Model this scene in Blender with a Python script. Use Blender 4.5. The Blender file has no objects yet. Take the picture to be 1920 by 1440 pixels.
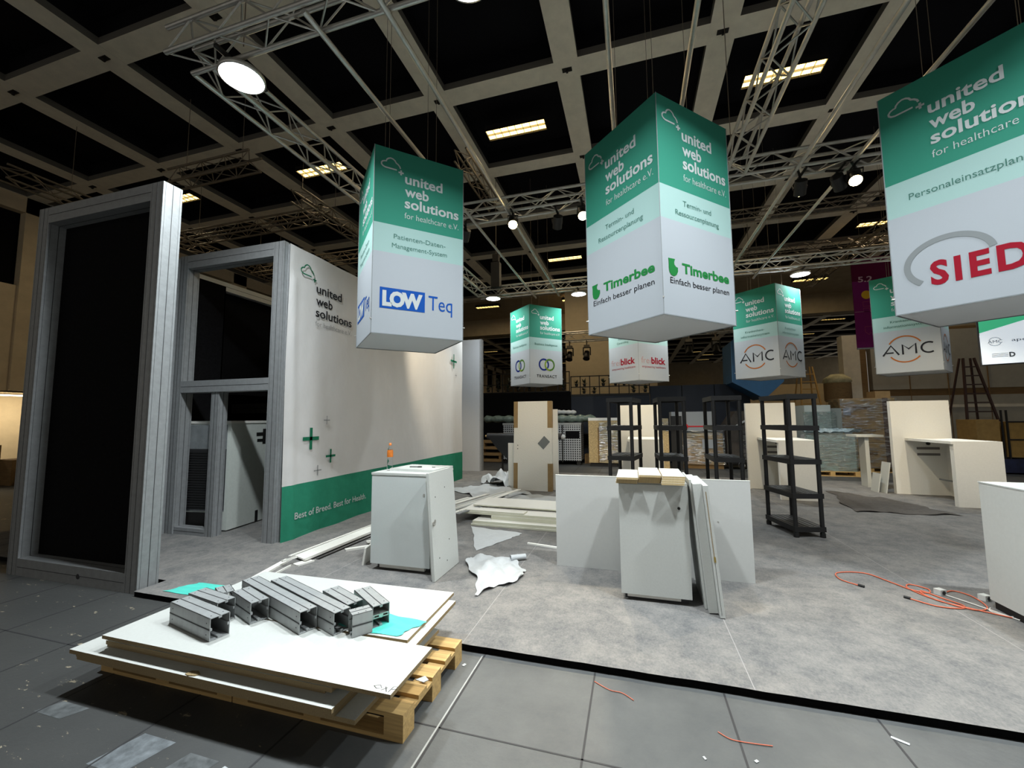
import bpy, bmesh, math, random
from mathutils import Matrix, Vector, Quaternion
random.seed(7)
C = bpy.context.scene.collection
SC = bpy.context.scene

# ------------------------------------------------------------------ camera
cam_d = bpy.data.cameras.new('camera')
cam = bpy.data.objects.new('camera', cam_d); C.objects.link(cam); SC.camera = cam
TILT, YAW, ROLL = math.radians(4.8455), math.radians(16.347), math.radians(-0.4237)
_f = Vector((-math.sin(YAW)*math.cos(TILT), math.cos(YAW)*math.cos(TILT), math.sin(TILT)))
_r0 = Vector((math.cos(YAW), math.sin(YAW), 0)); _u0 = _r0.cross(_f)
_r = _r0*math.cos(ROLL) + _u0*math.sin(ROLL); _u = _r.cross(_f)
cam.matrix_world = Matrix(((_r.x, _u.x, -_f.x, 0), (_r.y, _u.y, -_f.y, 0), (_r.z, _u.z, -_f.z, 1.75), (0, 0, 0, 1)))
cam_d.sensor_width = 36.0; cam_d.lens = 36.0*768.9/1920.0
cam_d.clip_start = 0.05; cam_d.clip_end = 200

# ------------------------------------------------------------------ world, exposure
w = bpy.data.worlds.new('hall_dimness'); SC.world = w; w.use_nodes = True
w.node_tree.nodes['Background'].inputs[0].default_value = (0.96, 0.92, 0.84, 1)
w.node_tree.nodes['Background'].inputs[1].default_value = 0.24
SC.view_settings.view_transform = 'Standard'; SC.view_settings.look = 'None'
SC.view_settings.gamma = 1.0; SC.view_settings.use_curve_mapping = False
SC.view_settings.exposure = 0.30

LAMP_W = 126.0      # each round white lamp
SPOT_W = 420.0      # each warm halogen spot

# ------------------------------------------------------------------ materials
def nodes(name):
    m = bpy.data.materials.new(name); m.use_nodes = True
    nt = m.node_tree; return m, nt, nt.nodes['Principled BSDF']

def mat(name, col, rough=0.5, metal=0.0, var=0.0, scale=8.0, bump=0.0, bscale=None, stretch=None, spec=None):
    m, nt, b = nodes(name)
    b.inputs['Base Color'].default_value = (*col, 1); b.inputs['Roughness'].default_value = rough
    b.inputs['Metallic'].default_value = metal
    if spec is None and ('_ink' in name or '_print' in name or 'cloth' in name): spec = .12
    if spec is not None: b.inputs['Specular IOR Level'].default_value = spec
    if var or bump:
        tc = nt.nodes.new('ShaderNodeTexCoord'); mp = nt.nodes.new('ShaderNodeMapping')
        if stretch: mp.inputs['Scale'].default_value = stretch
        nt.links.new(tc.outputs['Object'], mp.inputs['Vector'])
    if var:
        n = nt.nodes.new('ShaderNodeTexNoise'); n.inputs['Scale'].default_value = scale; n.inputs['Detail'].default_value = 6
        n.inputs['Roughness'].default_value = 0.65
        nt.links.new(mp.outputs['Vector'], n.inputs['Vector'])
        r = nt.nodes.new('ShaderNodeValToRGB')
        r.color_ramp.elements[0].position = 0.3; r.color_ramp.elements[1].position = 0.7
        r.color_ramp.elements[0].color = (*[max(0, c*(1-var)) for c in col], 1)
        r.color_ramp.elements[1].color = (*[min(1, c*(1+var)) for c in col], 1)
        nt.links.new(n.outputs['Fac'], r.inputs['Fac']); nt.links.new(r.outputs['Color'], b.inputs['Base Color'])
    if bump:
        n2 = nt.nodes.new('ShaderNodeTexNoise'); n2.inputs['Scale'].default_value = bscale or scale; n2.inputs['Detail'].default_value = 4
        nt.links.new(mp.outputs['Vector'], n2.inputs['Vector'])
        bp = nt.nodes.new('ShaderNodeBump'); bp.inputs['Strength'].default_value = bump; bp.inputs['Distance'].default_value = 0.02
        nt.links.new(n2.outputs['Fac'], bp.inputs['Height']); nt.links.new(bp.outputs['Normal'], b.inputs['Normal'])
    return m

def emit(name, col, s):
    m, nt, b = nodes(name)
    b.inputs['Base Color'].default_value = (*col, 1); b.inputs['Emission Color'].default_value = (*col, 1)
    b.inputs['Emission Strength'].default_value = s
    return m

WHITE = mat('white_laminate', (.53, .545, .52), .38, var=.04, scale=60)
WHITE_G = mat('gloss_white_laminate', (.55, .585, .575), .16, var=.02, scale=50)
CREAM = mat('cream_laminate', (.76, .75, .70), .45, var=.03, scale=40)
CHIP = mat('chipboard_edge', (.26, .19, .095), .85, var=.35, scale=260)
GALU = mat('brushed_aluminium', (.33, .345, .345), .5, .35, var=.10, scale=20, stretch=(1, 1, .2))
GALU2 = mat('grey_frame_aluminium', (.27, .28, .285), .5, .25, var=.12, scale=14)
GROOVE = mat('dark_groove', (.02, .02, .022), .7)
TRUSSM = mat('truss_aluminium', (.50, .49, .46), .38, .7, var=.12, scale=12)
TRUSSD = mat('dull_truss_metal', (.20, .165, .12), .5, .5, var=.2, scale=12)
BLACK = mat('black_plastic', (.006, .006, .0065), .55, var=.3, scale=30)
BLACKCLOTH = mat('black_molton_cloth', (.004, .004, .0045), .95, var=.5, scale=30, spec=.1)
VOIDM = mat('black_ceiling_panel', (.006, .006, .008), .9, spec=.15)
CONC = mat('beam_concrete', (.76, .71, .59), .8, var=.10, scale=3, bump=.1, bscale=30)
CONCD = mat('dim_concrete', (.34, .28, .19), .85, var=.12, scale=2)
LIP = mat('perforated_beam_lip', (.14, .13, .11), .7, .2)
GREEN = mat('green_print', (.028, .190, .132), .75, var=.05, scale=300)
GREENC = mat('green_print_cloth', (.022, .19, .115), .8, bump=.5, bscale=5, var=.08, scale=6)
MINT = mat('mint_print', (.27, .40, .38), .75, var=.03, scale=200)
BWHITE = mat('white_banner_print', (.32, .345, .37), .75, var=.02, scale=200)
BGREY = mat('pale_grey_banner_base', (.55, .56, .57), .8)
CLOTH = mat('white_printed_cloth', (.56, .55, .545), .85, bump=.6, bscale=3.5, var=.03, scale=3, stretch=(1, 1, .6))
INKW = mat('white_ink', (.42, .45, .45), .7)
INKG = mat('grey_green_ink', (0.050, 0.135, 0.110), .7)
INKB = mat('near_black_ink', (.012, .012, .016), .7)
INKLG = mat('light_grey_ink', (0.210, 0.215, 0.220), .7)
INKGR = mat('green_ink', (0.010, 0.135, 0.070), .7)
INKT = mat('leaf_green_ink', (0.010, 0.150, 0.033), .7)
INKBL = mat('royal_blue_ink', (0.004, 0.058, 0.280), .7)
INKNV = mat('navy_ink', (0.005, 0.015, 0.125), .7)
INKLI = mat('lime_ink', (0.140, 0.210, 0.015), .7)
INKOL = mat('olive_green_ink', (0.050, 0.120, 0.015), .7)
INKR = mat('crimson_ink', (0.235, 0.004, 0.015), .7)
INKRL = mat('pale_red_ink', (0.360, 0.175, 0.165), .7)
INKOR = mat('orange_ink', (0.310, 0.090, 0.018), .7)
INKSG = mat('silver_grey_ink', (0.180, 0.195, 0.200), .6)
TEAL = mat('teal_film', (.09, .62, .52), .35, var=.06, scale=6, bump=.2, bscale=12)
WOOD = mat('pallet_pine', (.50, .33, .13), .75, var=.28, scale=9, stretch=(.25, 6, 6))
WOODD = mat('brown_wood', (.20, .12, .045), .8, var=.3, scale=8, stretch=(.3, 5, 5))
FOAM = mat('white_foam_sheet', (.44, .46, .47), .5, var=.03, scale=20, bump=.35, bscale=16)
TAN = mat('kraft_cardboard', (.30, .20, .09), .8, var=.12, scale=8)
CARD = mat('brown_cardboard', (.33, .21, .09), .75, var=.18, scale=5)
OSB = mat('osb_board', (.45, .33, .16), .75, var=.45, scale=24)
NAVY = mat('navy_wall_paint', (.010, .015, .026), .8, var=.1, scale=3)
BEIGE = mat('beige_plaster', (.56, .46, .31), .9, var=.06, scale=4)
WALLG = mat('grey_hall_panel', (.40, .38, .32), .85, var=.08, scale=3)
WALLB = mat('brown_hall_plaster', (.62, .50, .33), .9, var=.10, scale=2)
MAROON = mat('maroon_banner_cloth', (.085, .004, .03), .8, var=.05, scale=10)
MAGENTA = mat('magenta_banner_cloth', (.16, .012, .11), .8)
YELLOW = mat('yellow_ink', (.60, .36, .02), .7)
PINK = mat('dusky_pink_ink', (.35, .07, .12), .7)
BLUEP = mat('petrol_blue_panel', (.012, .075, .17), .6, var=.1, scale=3)
RED = mat('red_strap_plastic', (.60, .01, .02), .5)
ORANGE = mat('orange_cable_rubber', (.62, .13, .06), .5)
CABW = mat('white_cable_rubber', (.60, .58, .54), .5)
LEAF = mat('dark_leaf', (.012, .02, .008), .7, var=.3, scale=20)
BARK = mat('black_steel', (.010, .009, .008), .6, .3)
RUG = mat('charcoal_underlay', (.075, .066, .058), .95, var=.25, scale=14, bump=.5, bscale=40)
LAMPE = emit('lamp_diffuser_glow', (.93, .97, 1.0), 14)
TUBEE = emit('warm_tube_glow', (1.0, .66, .20), 4.2)
HALOE = emit('halogen_glow', (1.0, .72, .32), 60)
SCRE = emit('screen_glow_white', (.78, .88, 1.0), .42)
SCRG = emit('screen_glow_green', (.05, .50, .26), .4)
STRIP = emit('led_strip_glow', (1.0, .86, .58), 9)

def perf_mat():
    m, nt, b = nodes('perforated_steel')
    tc = nt.nodes.new('ShaderNodeTexCoord'); sp = nt.nodes.new('ShaderNodeSeparateXYZ'); nt.links.new(tc.outputs['Object'], sp.inputs[0])
    ad = nt.nodes.new('ShaderNodeMath'); nt.links.new(sp.outputs['X'], ad.inputs[0]); nt.links.new(sp.outputs['Y'], ad.inputs[1])
    cb = nt.nodes.new('ShaderNodeCombineXYZ'); nt.links.new(ad.outputs[0], cb.inputs[0]); nt.links.new(sp.outputs['Z'], cb.inputs[1])
    v = nt.nodes.new('ShaderNodeTexVoronoi'); v.voronoi_dimensions = '2D'; v.distance = 'CHEBYCHEV'
    v.inputs['Scale'].default_value = 12; v.inputs['Randomness'].default_value = 0
    nt.links.new(cb.outputs[0], v.inputs['Vector'])
    lt = nt.nodes.new('ShaderNodeMath'); lt.operation = 'LESS_THAN'; lt.inputs[1].default_value = .30; nt.links.new(v.outputs['Distance'], lt.inputs[0])
    mx = nt.nodes.new('ShaderNodeMix'); mx.data_type = 'RGBA'; nt.links.new(lt.outputs[0], mx.inputs[0])
    mx.inputs[6].default_value = (.42, .44, .46, 1); mx.inputs[7].default_value = (.01, .01, .012, 1)
    nt.links.new(mx.outputs[2], b.inputs['Base Color']); b.inputs['Metallic'].default_value = .3; b.inputs['Roughness'].default_value = .45
    return m
PERF = perf_mat()

def film_mat(name, tint, amount, scale=7, th=.5):
    m, nt, b = nodes(name)
    out = nt.nodes['Material Output']
    tr = nt.nodes.new('ShaderNodeBsdfTransparent'); tr.inputs[0].default_value = (*tint, 1)
    gl = nt.nodes.new('ShaderNodeBsdfGlossy'); gl.inputs['Roughness'].default_value = .14
    tc = nt.nodes.new('ShaderNodeTexCoord'); mp = nt.nodes.new('ShaderNodeMapping'); mp.inputs['Scale'].default_value = (1, 1, 5)
    nt.links.new(tc.outputs['Object'], mp.inputs[0])
    n = nt.nodes.new('ShaderNodeTexNoise'); n.inputs['Scale'].default_value = scale; n.inputs['Detail'].default_value = 4
    nt.links.new(mp.outputs[0], n.inputs['Vector'])
    r = nt.nodes.new('ShaderNodeMapRange'); r.inputs[1].default_value = th-.1; r.inputs[2].default_value = th+.15
    r.inputs[3].default_value = .04; r.inputs[4].default_value = amount
    nt.links.new(n.outputs['Fac'], r.inputs[0])
    bp = nt.nodes.new('ShaderNodeBump'); bp.inputs['Strength'].default_value = .9; bp.inputs['Distance'].default_value = .05
    nt.links.new(n.outputs['Fac'], bp.inputs['Height']); nt.links.new(bp.outputs[0], gl.inputs['Normal'])
    mx = nt.nodes.new('ShaderNodeMixShader'); nt.links.new(r.outputs[0], mx.inputs[0]); nt.links.new(tr.outputs[0], mx.inputs[1]); nt.links.new(gl.outputs[0], mx.inputs[2])
    nt.links.new(mx.outputs[0], out.inputs[0]); return m
FILM = film_mat('clear_stretch_film', (.93, .95, .96), .75, scale=5, th=.56)
FILMW = film_mat('milky_stretch_film', (.80, .88, .88), .5, th=.45)
FILMP = film_mat('violet_stretch_film', (.62, .60, .72), .5, th=.45)

def carpet_mat():
    m, nt, b = nodes('mottled_grey_carpet')
    tc = nt.nodes.new('ShaderNodeTexCoord')
    def noise(s, d=5, st=None, r=.6):
        mp = nt.nodes.new('ShaderNodeMapping'); nt.links.new(tc.outputs['Object'], mp.inputs[0])
        if st: mp.inputs['Scale'].default_value = st
        n = nt.nodes.new('ShaderNodeTexNoise'); n.inputs['Scale'].default_value = s; n.inputs['Detail'].default_value = d; n.inputs['Roughness'].default_value = r
        nt.links.new(mp.outputs[0], n.inputs['Vector']); return n.outputs['Fac']
    a = noise(4.2, 9, (1, 1, 1), .80); c = noise(46, 4, (1.6, 1, 1), .7)
    s1 = nt.nodes.new('ShaderNodeMath'); s1.operation = 'MULTIPLY_ADD'; nt.links.new(c, s1.inputs[0]); s1.inputs[1].default_value = .45; nt.links.new(a, s1.inputs[2])
    r = nt.nodes.new('ShaderNodeValToRGB'); e = r.color_ramp.elements
    e[0].position = .56; e[0].color = (.118, .119, .121, 1); e[1].position = .90; e[1].color = (.232, .222, .207, 1)
    nt.links.new(s1.outputs[0], r.inputs['Fac'])
    # seams between the carpet lengths
    sp = nt.nodes.new('ShaderNodeSeparateXYZ'); nt.links.new(tc.outputs['Object'], sp.inputs[0])
    md = nt.nodes.new('ShaderNodeMath'); md.operation = 'PINGPONG'; md.inputs[1].default_value = .99; 
    ad = nt.nodes.new('ShaderNodeMath'); ad.inputs[1].default_value = 1.30; nt.links.new(sp.outputs['X'], ad.inputs[0])
    nt.links.new(ad.outputs[0], md.inputs[0])
    lt = nt.nodes.new('ShaderNodeMath'); lt.operation = 'LESS_THAN'; lt.inputs[1].default_value = .003; nt.links.new(md.outputs[0], lt.inputs[0])
    mx = nt.nodes.new('ShaderNodeMix'); mx.data_type = 'RGBA'; nt.links.new(lt.outputs[0], mx.inputs[0]); nt.links.new(r.outputs[0], mx.inputs[6])
    mx.inputs[7].default_value = (.29, .28, .27, 1)
    nt.links.new(mx.outputs[2], b.inputs['Base Color']); b.inputs['Roughness'].default_value = .95; b.inputs['Specular IOR Level'].default_value = .15
    bp = nt.nodes.new('ShaderNodeBump'); bp.inputs['Strength'].default_value = .25; bp.inputs['Distance'].default_value = .01
    nt.links.new(c, bp.inputs['Height']); nt.links.new(bp.outputs[0], b.inputs['Normal'])
    return m
CARPET = carpet_mat()

def floor_mat():
    m, nt, b = nodes('worn_hall_floor')
    tc = nt.nodes.new('ShaderNodeTexCoord')
    def noise(s, d=5, st=None, r=.6, rot=0):
        mp = nt.nodes.new('ShaderNodeMapping'); nt.links.new(tc.outputs['Object'], mp.inputs[0])
        if st: mp.inputs['Scale'].default_value = st
        mp.inputs['Rotation'].default_value = (0, 0, rot)
        n = nt.nodes.new('ShaderNodeTexNoise'); n.inputs['Scale'].default_value = s; n.inputs['Detail'].default_value = d; n.inputs['Roughness'].default_value = r
        nt.links.new(mp.outputs[0], n.inputs['Vector']); return n.outputs['Fac']
    def ramp(fac, p0, c0, p1, c1):
        r = nt.nodes.new('ShaderNodeValToRGB'); e = r.color_ramp.elements
        e[0].position = p0; e[0].color = c0; e[1].position = p1; e[1].color = c1
        nt.links.new(fac, r.inputs['Fac']); return r.outputs['Color']
    base = ramp(noise(1.4, 8, r=.7), .3, (.062, .066, .068, 1), .72, (.115, .118, .115, 1))
    def mix(fac, A, col):
        mx = nt.nodes.new('ShaderNodeMix'); mx.data_type = 'RGBA'; nt.links.new(fac, mx.inputs[0]); nt.links.new(A, mx.inputs[6]); mx.inputs[7].default_value = col
        return mx.outputs[2]
    # flakes of old tape and paint, denser to the left of the aisle
    sp = nt.nodes.new('ShaderNodeSeparateXYZ'); nt.links.new(tc.outputs['Object'], sp.inputs[0])
    mr = nt.nodes.new('ShaderNodeMapRange'); mr.inputs[1].default_value = -.6; mr.inputs[2].default_value = -2.6; mr.inputs[3].default_value = 0; mr.inputs[4].default_value = .075
    nt.links.new(sp.outputs['X'], mr.inputs[0])
    fl = noise(5.5, 9, (1, 2.4, 1), .74, .12)
    ad = nt.nodes.new('ShaderNodeMath'); nt.links.new(fl, ad.inputs[0]); nt.links.new(mr.outputs[0], ad.inputs[1])
    f1 = ramp(ad.outputs[0], .690, (0, 0, 0, 1), .705, (1, 1, 1, 1))
    c1 = mix(f1, base, (.34, .29, .20, 1))
    f2 = ramp(noise(5, 7, (6, 1, 1), .7, -.2), .70, (0, 0, 0, 1), .74, (1, 1, 1, 1))
    c2 = mix(f2, c1, (.21, .215, .22, 1))
    # older plates at the left, with pallet shade darkened into the colour
    mr2 = nt.nodes.new('ShaderNodeMapRange'); mr2.inputs[1].default_value = -1.2; mr2.inputs[2].default_value = -2.6; mr2.inputs[3].default_value = 0; mr2.inputs[4].default_value = .8
    nt.links.new(sp.outputs['X'], mr2.inputs[0])
    c3 = mix(mr2.outputs[0], c2, (.040, .041, .040, 1))
    c3b = mix(f1, c3, (.30, .26, .19, 1))
    nt.links.new(c3b, b.inputs['Base Color']); b.inputs['Roughness'].default_value = .55; b.inputs['Specular IOR Level'].default_value = .3
    bp = nt.nodes.new('ShaderNodeBump'); bp.inputs['Strength'].default_value = .2; bp.inputs['Distance'].default_value = .01
    nt.links.new(noise(30, 5), bp.inputs['Height']); nt.links.new(bp.outputs[0], b.inputs['Normal'])
    return m
HALLF = floor_mat()

# ------------------------------------------------------------------ mesh helpers
def R(d): return math.radians(d)

class MB:
    """collects geometry in local coordinates and links it as ONE mesh object"""
    def __init__(s): s.v = []; s.f = []; s.m = []; s.sm = []
    def add(s, vs, fs, mi=0, M=None, smooth=False):
        o = len(s.v)
        for p in vs:
            p = Vector(p)
            s.v.append(M @ p if M is not None else p)
        for i, f in enumerate(fs):
            s.f.append([o+k for k in f]); s.m.append(mi[i] if isinstance(mi, (list, tuple)) else mi); s.sm.append(smooth)
        return s
    def box(s, x0, x1, y0, y1, z0, z1, mi=0, M=None):
        """mi: int, or (side, top/bottom)"""
        vs = [(x0,y0,z0),(x1,y0,z0),(x1,y1,z0),(x0,y1,z0),(x0,y0,z1),(x1,y0,z1),(x1,y1,z1),(x0,y1,z1)]
        fs = [(0,3,2,1),(4,5,6,7),(0,1,5,4),(1,2,6,5),(2,3,7,6),(3,0,4,7)]
        if isinstance(mi, tuple): mi = [mi[1], mi[1], mi[0], mi[0], mi[0], mi[0]]
        return s.add(vs, fs, mi, M)
    def bar(s, a, b, w, h, mi=0, up=(0,0,1)):
        a, b = Vector(a), Vector(b); d = (b-a); L = d.length; d.normalize()
        up = Vector(up)
        if abs(d.dot(up)) > .98: up = Vector((0, 1, 0))
        x = d.cross(up).normalized(); z = x.cross(d)
        M = Matrix(((x.x, d.x, z.x, a.x), (x.y, d.y, z.y, a.y), (x.z, d.z, z.z, a.z), (0,0,0,1)))
        return s.box(-w/2, w/2, 0, L, -h/2, h/2, mi, M)
    def cyl(s, a, b, r, n=10, mi=0, r2=None, caps=True, smooth=True):
        a, b = Vector(a), Vector(b); d = (b-a).normalized()
        up = Vector((0,0,1)) if abs(d.z) < .95 else Vector((1,0,0))
        x = d.cross(up).normalized(); y = x.cross(d)
        if r2 is None: r2 = r
        vs = []
        for i in range(n):
            t = 2*math.pi*i/n; q = x*math.cos(t)+y*math.sin(t); vs.append(a+q*r)
        for i in range(n):
            t = 2*math.pi*i/n; q = x*math.cos(t)+y*math.sin(t); vs.append(b+q*r2)
        s.add(vs, [(i, (i+1)%n, n+(i+1)%n, n+i) for i in range(n)], mi, None, smooth)
        if caps:
            s.add(vs[:n], [tuple(range(n))], mi); s.add(vs[n:], [tuple(reversed(range(n)))], mi)
        return s
    def tube(s, pts, r, n=6, mi=0):
        pts = [Vector(p) for p in pts]
        o = len(s.v); k = len(pts)
        for i, p in enumerate(pts):
            d = (pts[min(i+1, k-1)]-pts[max(i-1, 0)]).normalized()
            up = Vector((0,0,1)) if abs(d.z) < .95 else Vector((1,0,0))
            x = d.cross(up).normalized(); y = x.cross(d)
            for j in range(n):
                t = 2*math.pi*j/n; s.v.append(p+(x*math.cos(t)+y*math.sin(t))*r)
        for i in range(k-1):
            for j in range(n):
                s.f.append([o+i*n+j, o+i*n+(j+1)%n, o+(i+1)*n+(j+1)%n, o+(i+1)*n+j]); s.m.append(mi); s.sm.append(True)
        return s
    def lathe(s, prof, n=16, mi=0, M=None):
        vs = []; fs = []
        for (r, z) in prof:
            for i in range(n):
                t = 2*math.pi*i/n; vs.append((r*math.cos(t), r*math.sin(t), z))
        for k in range(len(prof)-1):
            for i in range(n):
                fs.append((k*n+i, k*n+(i+1)%n, (k+1)*n+(i+1)%n, (k+1)*n+i))
        return s.add(vs, fs, mi, M, True)
    def prism(s, poly, z0, z1, mi=0, M=None):
        n = len(poly)
        vs = [(x, y, z0) for x, y in poly]+[(x, y, z1) for x, y in poly]
        fs = [tuple(reversed(range(n))), tuple(range(n, 2*n))]+[(i, (i+1)%n, n+(i+1)%n, n+i) for i in range(n)]
        if isinstance(mi, tuple): mi = [mi[1], mi[1]]+[mi[0]]*n
        return s.add(vs, fs, mi, M)
    def build(s, name, mats, parent=None, loc=None, rotz=0):
        me = bpy.data.meshes.new(name); me.from_pydata([tuple(v) for v in s.v], [], s.f)
        for m in (mats if isinstance(mats, (list, tuple)) else [mats]): me.materials.append(m)
        for p, mi, sm in zip(me.polygons, s.m, s.sm): p.material_index = mi; p.use_smooth = sm
        me.update()
        o = bpy.data.objects.new(name, me); C.objects.link(o)
        if parent is not None: o.parent = parent
        if loc is not None: o.location = loc
        if rotz: o.rotation_euler = (0, 0, rotz)
        return o

def tag(o, label, cat, group=None, kind=None):
    o['label'] = label; o['category'] = cat
    if group: o['group'] = group
    if kind: o['kind'] = kind
    return o
def thing(name, label, cat, loc=(0,0,0), rotz=0, group=None):
    o = bpy.data.objects.new(name, None); C.objects.link(o); o.empty_display_size = .2
    o.location = loc; o.rotation_euler = (0, 0, rotz)
    return tag(o, label, cat, group)
def struct(o, label=None):
    o['kind'] = 'structure'
    if label: o['label'] = label
    return o
def copy_tree(o, parent=None):
    c = o.copy(); C.objects.link(c); c.parent = parent
    for ch in [x for x in bpy.data.objects if x.parent is o]: copy_tree(ch, c)
    return c
def dup(o, label, loc=None, rotz=None, group=None):
    c = copy_tree(o)
    c['label'] = label
    if loc is not None: c.location = loc
    if rotz is not None: c.rotation_euler = (0, 0, rotz)
    if group: c['group'] = group
    return c

# ---- lettering: text fitted into a rectangle of a plane
_cache = {}
def text_geo(body, bold=0.0, space=1.0):
    k = (body, bold, space)
    if k in _cache: return _cache[k]
    cu = bpy.data.curves.new('txt', 'FONT'); cu.body = body; cu.size = 1; cu.offset = bold; cu.space_character = space
    cu.resolution_u = 3; cu.fill_mode = 'FRONT'
    o = bpy.data.objects.new('txt', cu); C.objects.link(o)
    dg = bpy.context.evaluated_depsgraph_get(); me = bpy.data.meshes.new_from_object(o.evaluated_get(dg))
    vs = [tuple(v.co) for v in me.vertices]; fs = [tuple(p.vertices) for p in me.polygons]
    bpy.data.objects.remove(o); bpy.data.curves.remove(cu); bpy.data.meshes.remove(me)
    xs = [v[0] for v in vs]; ys = [v[1] for v in vs]
    _cache[k] = (vs, fs, min(xs), max(xs), min(ys), max(ys)); return _cache[k]

class Face:
    """a plane with origin, right and up vectors; draws flat prints a hair in front of it"""
    def __init__(s, origin, right, up=(0,0,1), off=.003):
        s.o = Vector(origin); s.r = Vector(right).normalized(); s.u = Vector(up); s.n = s.r.cross(s.u).normalized(); s.off = off
    def P(s, x, y, k=1.0): return s.o+s.r*x+s.u*y+s.n*(s.off*k)
    def text(s, mb, body, x0, x1, base, cap, mi=0, bold=0.0, space=1.0, caps_ref=None, k=1.0):
        """x0..x1 extent, base = baseline height, cap = capital height"""
        vs, fs, a, b, c, d = text_geo(body, bold, space)
        sx = (x1-x0)/(b-a); sy = cap/.70
        return mb.add([s.P(x0+(v[0]-a)*sx, base+v[1]*sy, k) for v in vs], fs, mi)
    def poly(s, mb, pts, mi=0, k=1.0):
        return mb.add([s.P(x, y, k) for x, y in pts], [tuple(range(len(pts)))], mi)
    def rect(s, mb, x0, x1, y0, y1, mi=0, k=1.0): return s.poly(mb, [(x0,y0),(x1,y0),(x1,y1),(x0,y1)], mi, k)
    def stroke(s, mb, pts, w, mi=0, closed=False, k=1.0):
        n = len(pts); L = []; Rr = []
        for i in range(n):
            a = Vector(pts[(i-1) % n] if (closed or i > 0) else pts[i]); b = Vector(pts[(i+1) % n] if (closed or i < n-1) else pts[i])
            d = (b-a); d = d.normalized() if d.length > 0 else Vector((1,0)); q = Vector((-d.y, d.x))*w/2; p = Vector(pts[i])
            L.append(p+q); Rr.append(p-q)
        for i in range(n if closed else n-1):
            j = (i+1) % n
            mb.add([s.P(*Rr[i], k), s.P(*Rr[j], k), s.P(*L[j], k), s.P(*L[i], k)], [(0,1,2,3)], mi)
        return mb
    def arc(s, mb, cx, cy, rx, ry, a0, a1, w, mi=0, n=28, k=1.0):
        return s.stroke(mb, [(cx+rx*math.cos(R(a0+(a1-a0)*i/n)), cy+ry*math.sin(R(a0+(a1-a0)*i/n))) for i in range(n+1)], w, mi, k=k)

def cloud_pts(x, y, w, h):
    raw = [(.80,.10),(.22,.10),(.10,.16),(.03,.27),(.02,.40),(.08,.53),(.18,.60),(.26,.61),(.28,.74),(.36,.87),(.48,.95),(.60,.92),(.70,.82),(.76,.66),(.86,.58),(.95,.44),(.985,.28)]
    return [(x+a*w, y+b*h) for a, b in raw]
def cross(face, mb, x, y, s_, t, mi, k=1.0):
    face.rect(mb, x-s_/2, x+s_/2, y-t/2, y+t/2, mi, k); face.rect(mb, x-t/2, x+t/2, y-s_/2, y+s_/2, mi, k)

# ================================================================== THE HALL
f = MB(); f.box(-22, 26, -6, 62, -.2, 0, 0)
floor = struct(f.build('floor', HALLF), 'dark worn hall floor of large plates')
g = MB()
for i in range(-8, 26):
    x = -1.11+.805*i
    g.box(x-.006, x+.006, -6, 30, .0005, .0015)
for y in (-.13, 2.27):
    g.box(-22, 26, y-.005, y+.005, .0005, .0015)
g.build('plate_joint', GROOVE, floor)
g = MB(); g.box(-1.128, -1.118, -6, 3.0, .0005, .003); g.build('metal_joint_strip', GALU, floor)

# raised booth floor with carpet: L-shaped round the tall frame at its left front
cp = MB()
cp.prism([(-4.86, 3.035), (14, 3.035), (14, 13.0), (-9.5, 13.0), (-9.5, 3.33), (-4.86, 3.33)], .002, .05, (1, 0))
cp = cp.build('carpet_floor', [CARPET, BLACKCLOTH]); struct(cp, 'mottled grey carpet on the raised booth floor')
hem = MB(); rr = random.Random(3); pts = []
x = -4.86
while x < 13.5:
    pts.append((x, 3.030-rr.random()*.008)); x += .14
hem.add([(a, b, .0515) for a, b in pts]+[(a, 3.05, .0515) for a, b in pts], [(i, i+1, len(pts)+i+1, len(pts)+i) for i in range(len(pts)-1)])
hem.build('frayed_edge', CARPET, cp)

# ceiling: black panels above a grid of concrete beams
XB0, YB0, GX, GY = -1.095, 5.03, 2.944, 2.956
cl = MB(); cl.box(-22, 26, -6, 62, 9.55, 9.8)
ceil_ = struct(cl.build('ceiling', VOIDM), 'black panelled hall ceiling')
bm_ = MB()
for i in range(-6, 10):
    x = XB0+i*GX
    for y0, y1 in ((-6, 23.2), (28.4, 62)):
        bm_.box(x-.245, x+.245, y0, y1, 9.0, 9.15, (1, 0)); bm_.box(x-.20, x+.20, y0, y1, 9.15, 9.55, 2)
for j in range(-4, 20):
    y = YB0+j*GY
    if 22.8 < y < 28.4: continue
    bm_.box(-18.6, 26, y-.235, y+.235, 9.002, 9.15, (1, 0)); bm_.box(-18.6, 26, y-.19, y+.19, 9.15, 9.55, 2)
bm_.build('beam_grid', [CONC, LIP, VOIDM], ceil_)
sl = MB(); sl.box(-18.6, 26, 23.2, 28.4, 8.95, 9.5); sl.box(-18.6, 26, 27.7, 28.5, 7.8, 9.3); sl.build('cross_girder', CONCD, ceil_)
an = MB()
for i in range(-5, 7):
    for j in range(0, 5):
        x = XB0+i*GX; y = YB0+j*GY
        an.box(x-.10, x+.10, y-.05, y+.05, 8.985, 9.0, 0); an.box(x-.02, x+.02, y-.02, y+.02, 8.93, 8.985, 0)
an.build('hanging_bracket', BARK, ceil_)

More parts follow.
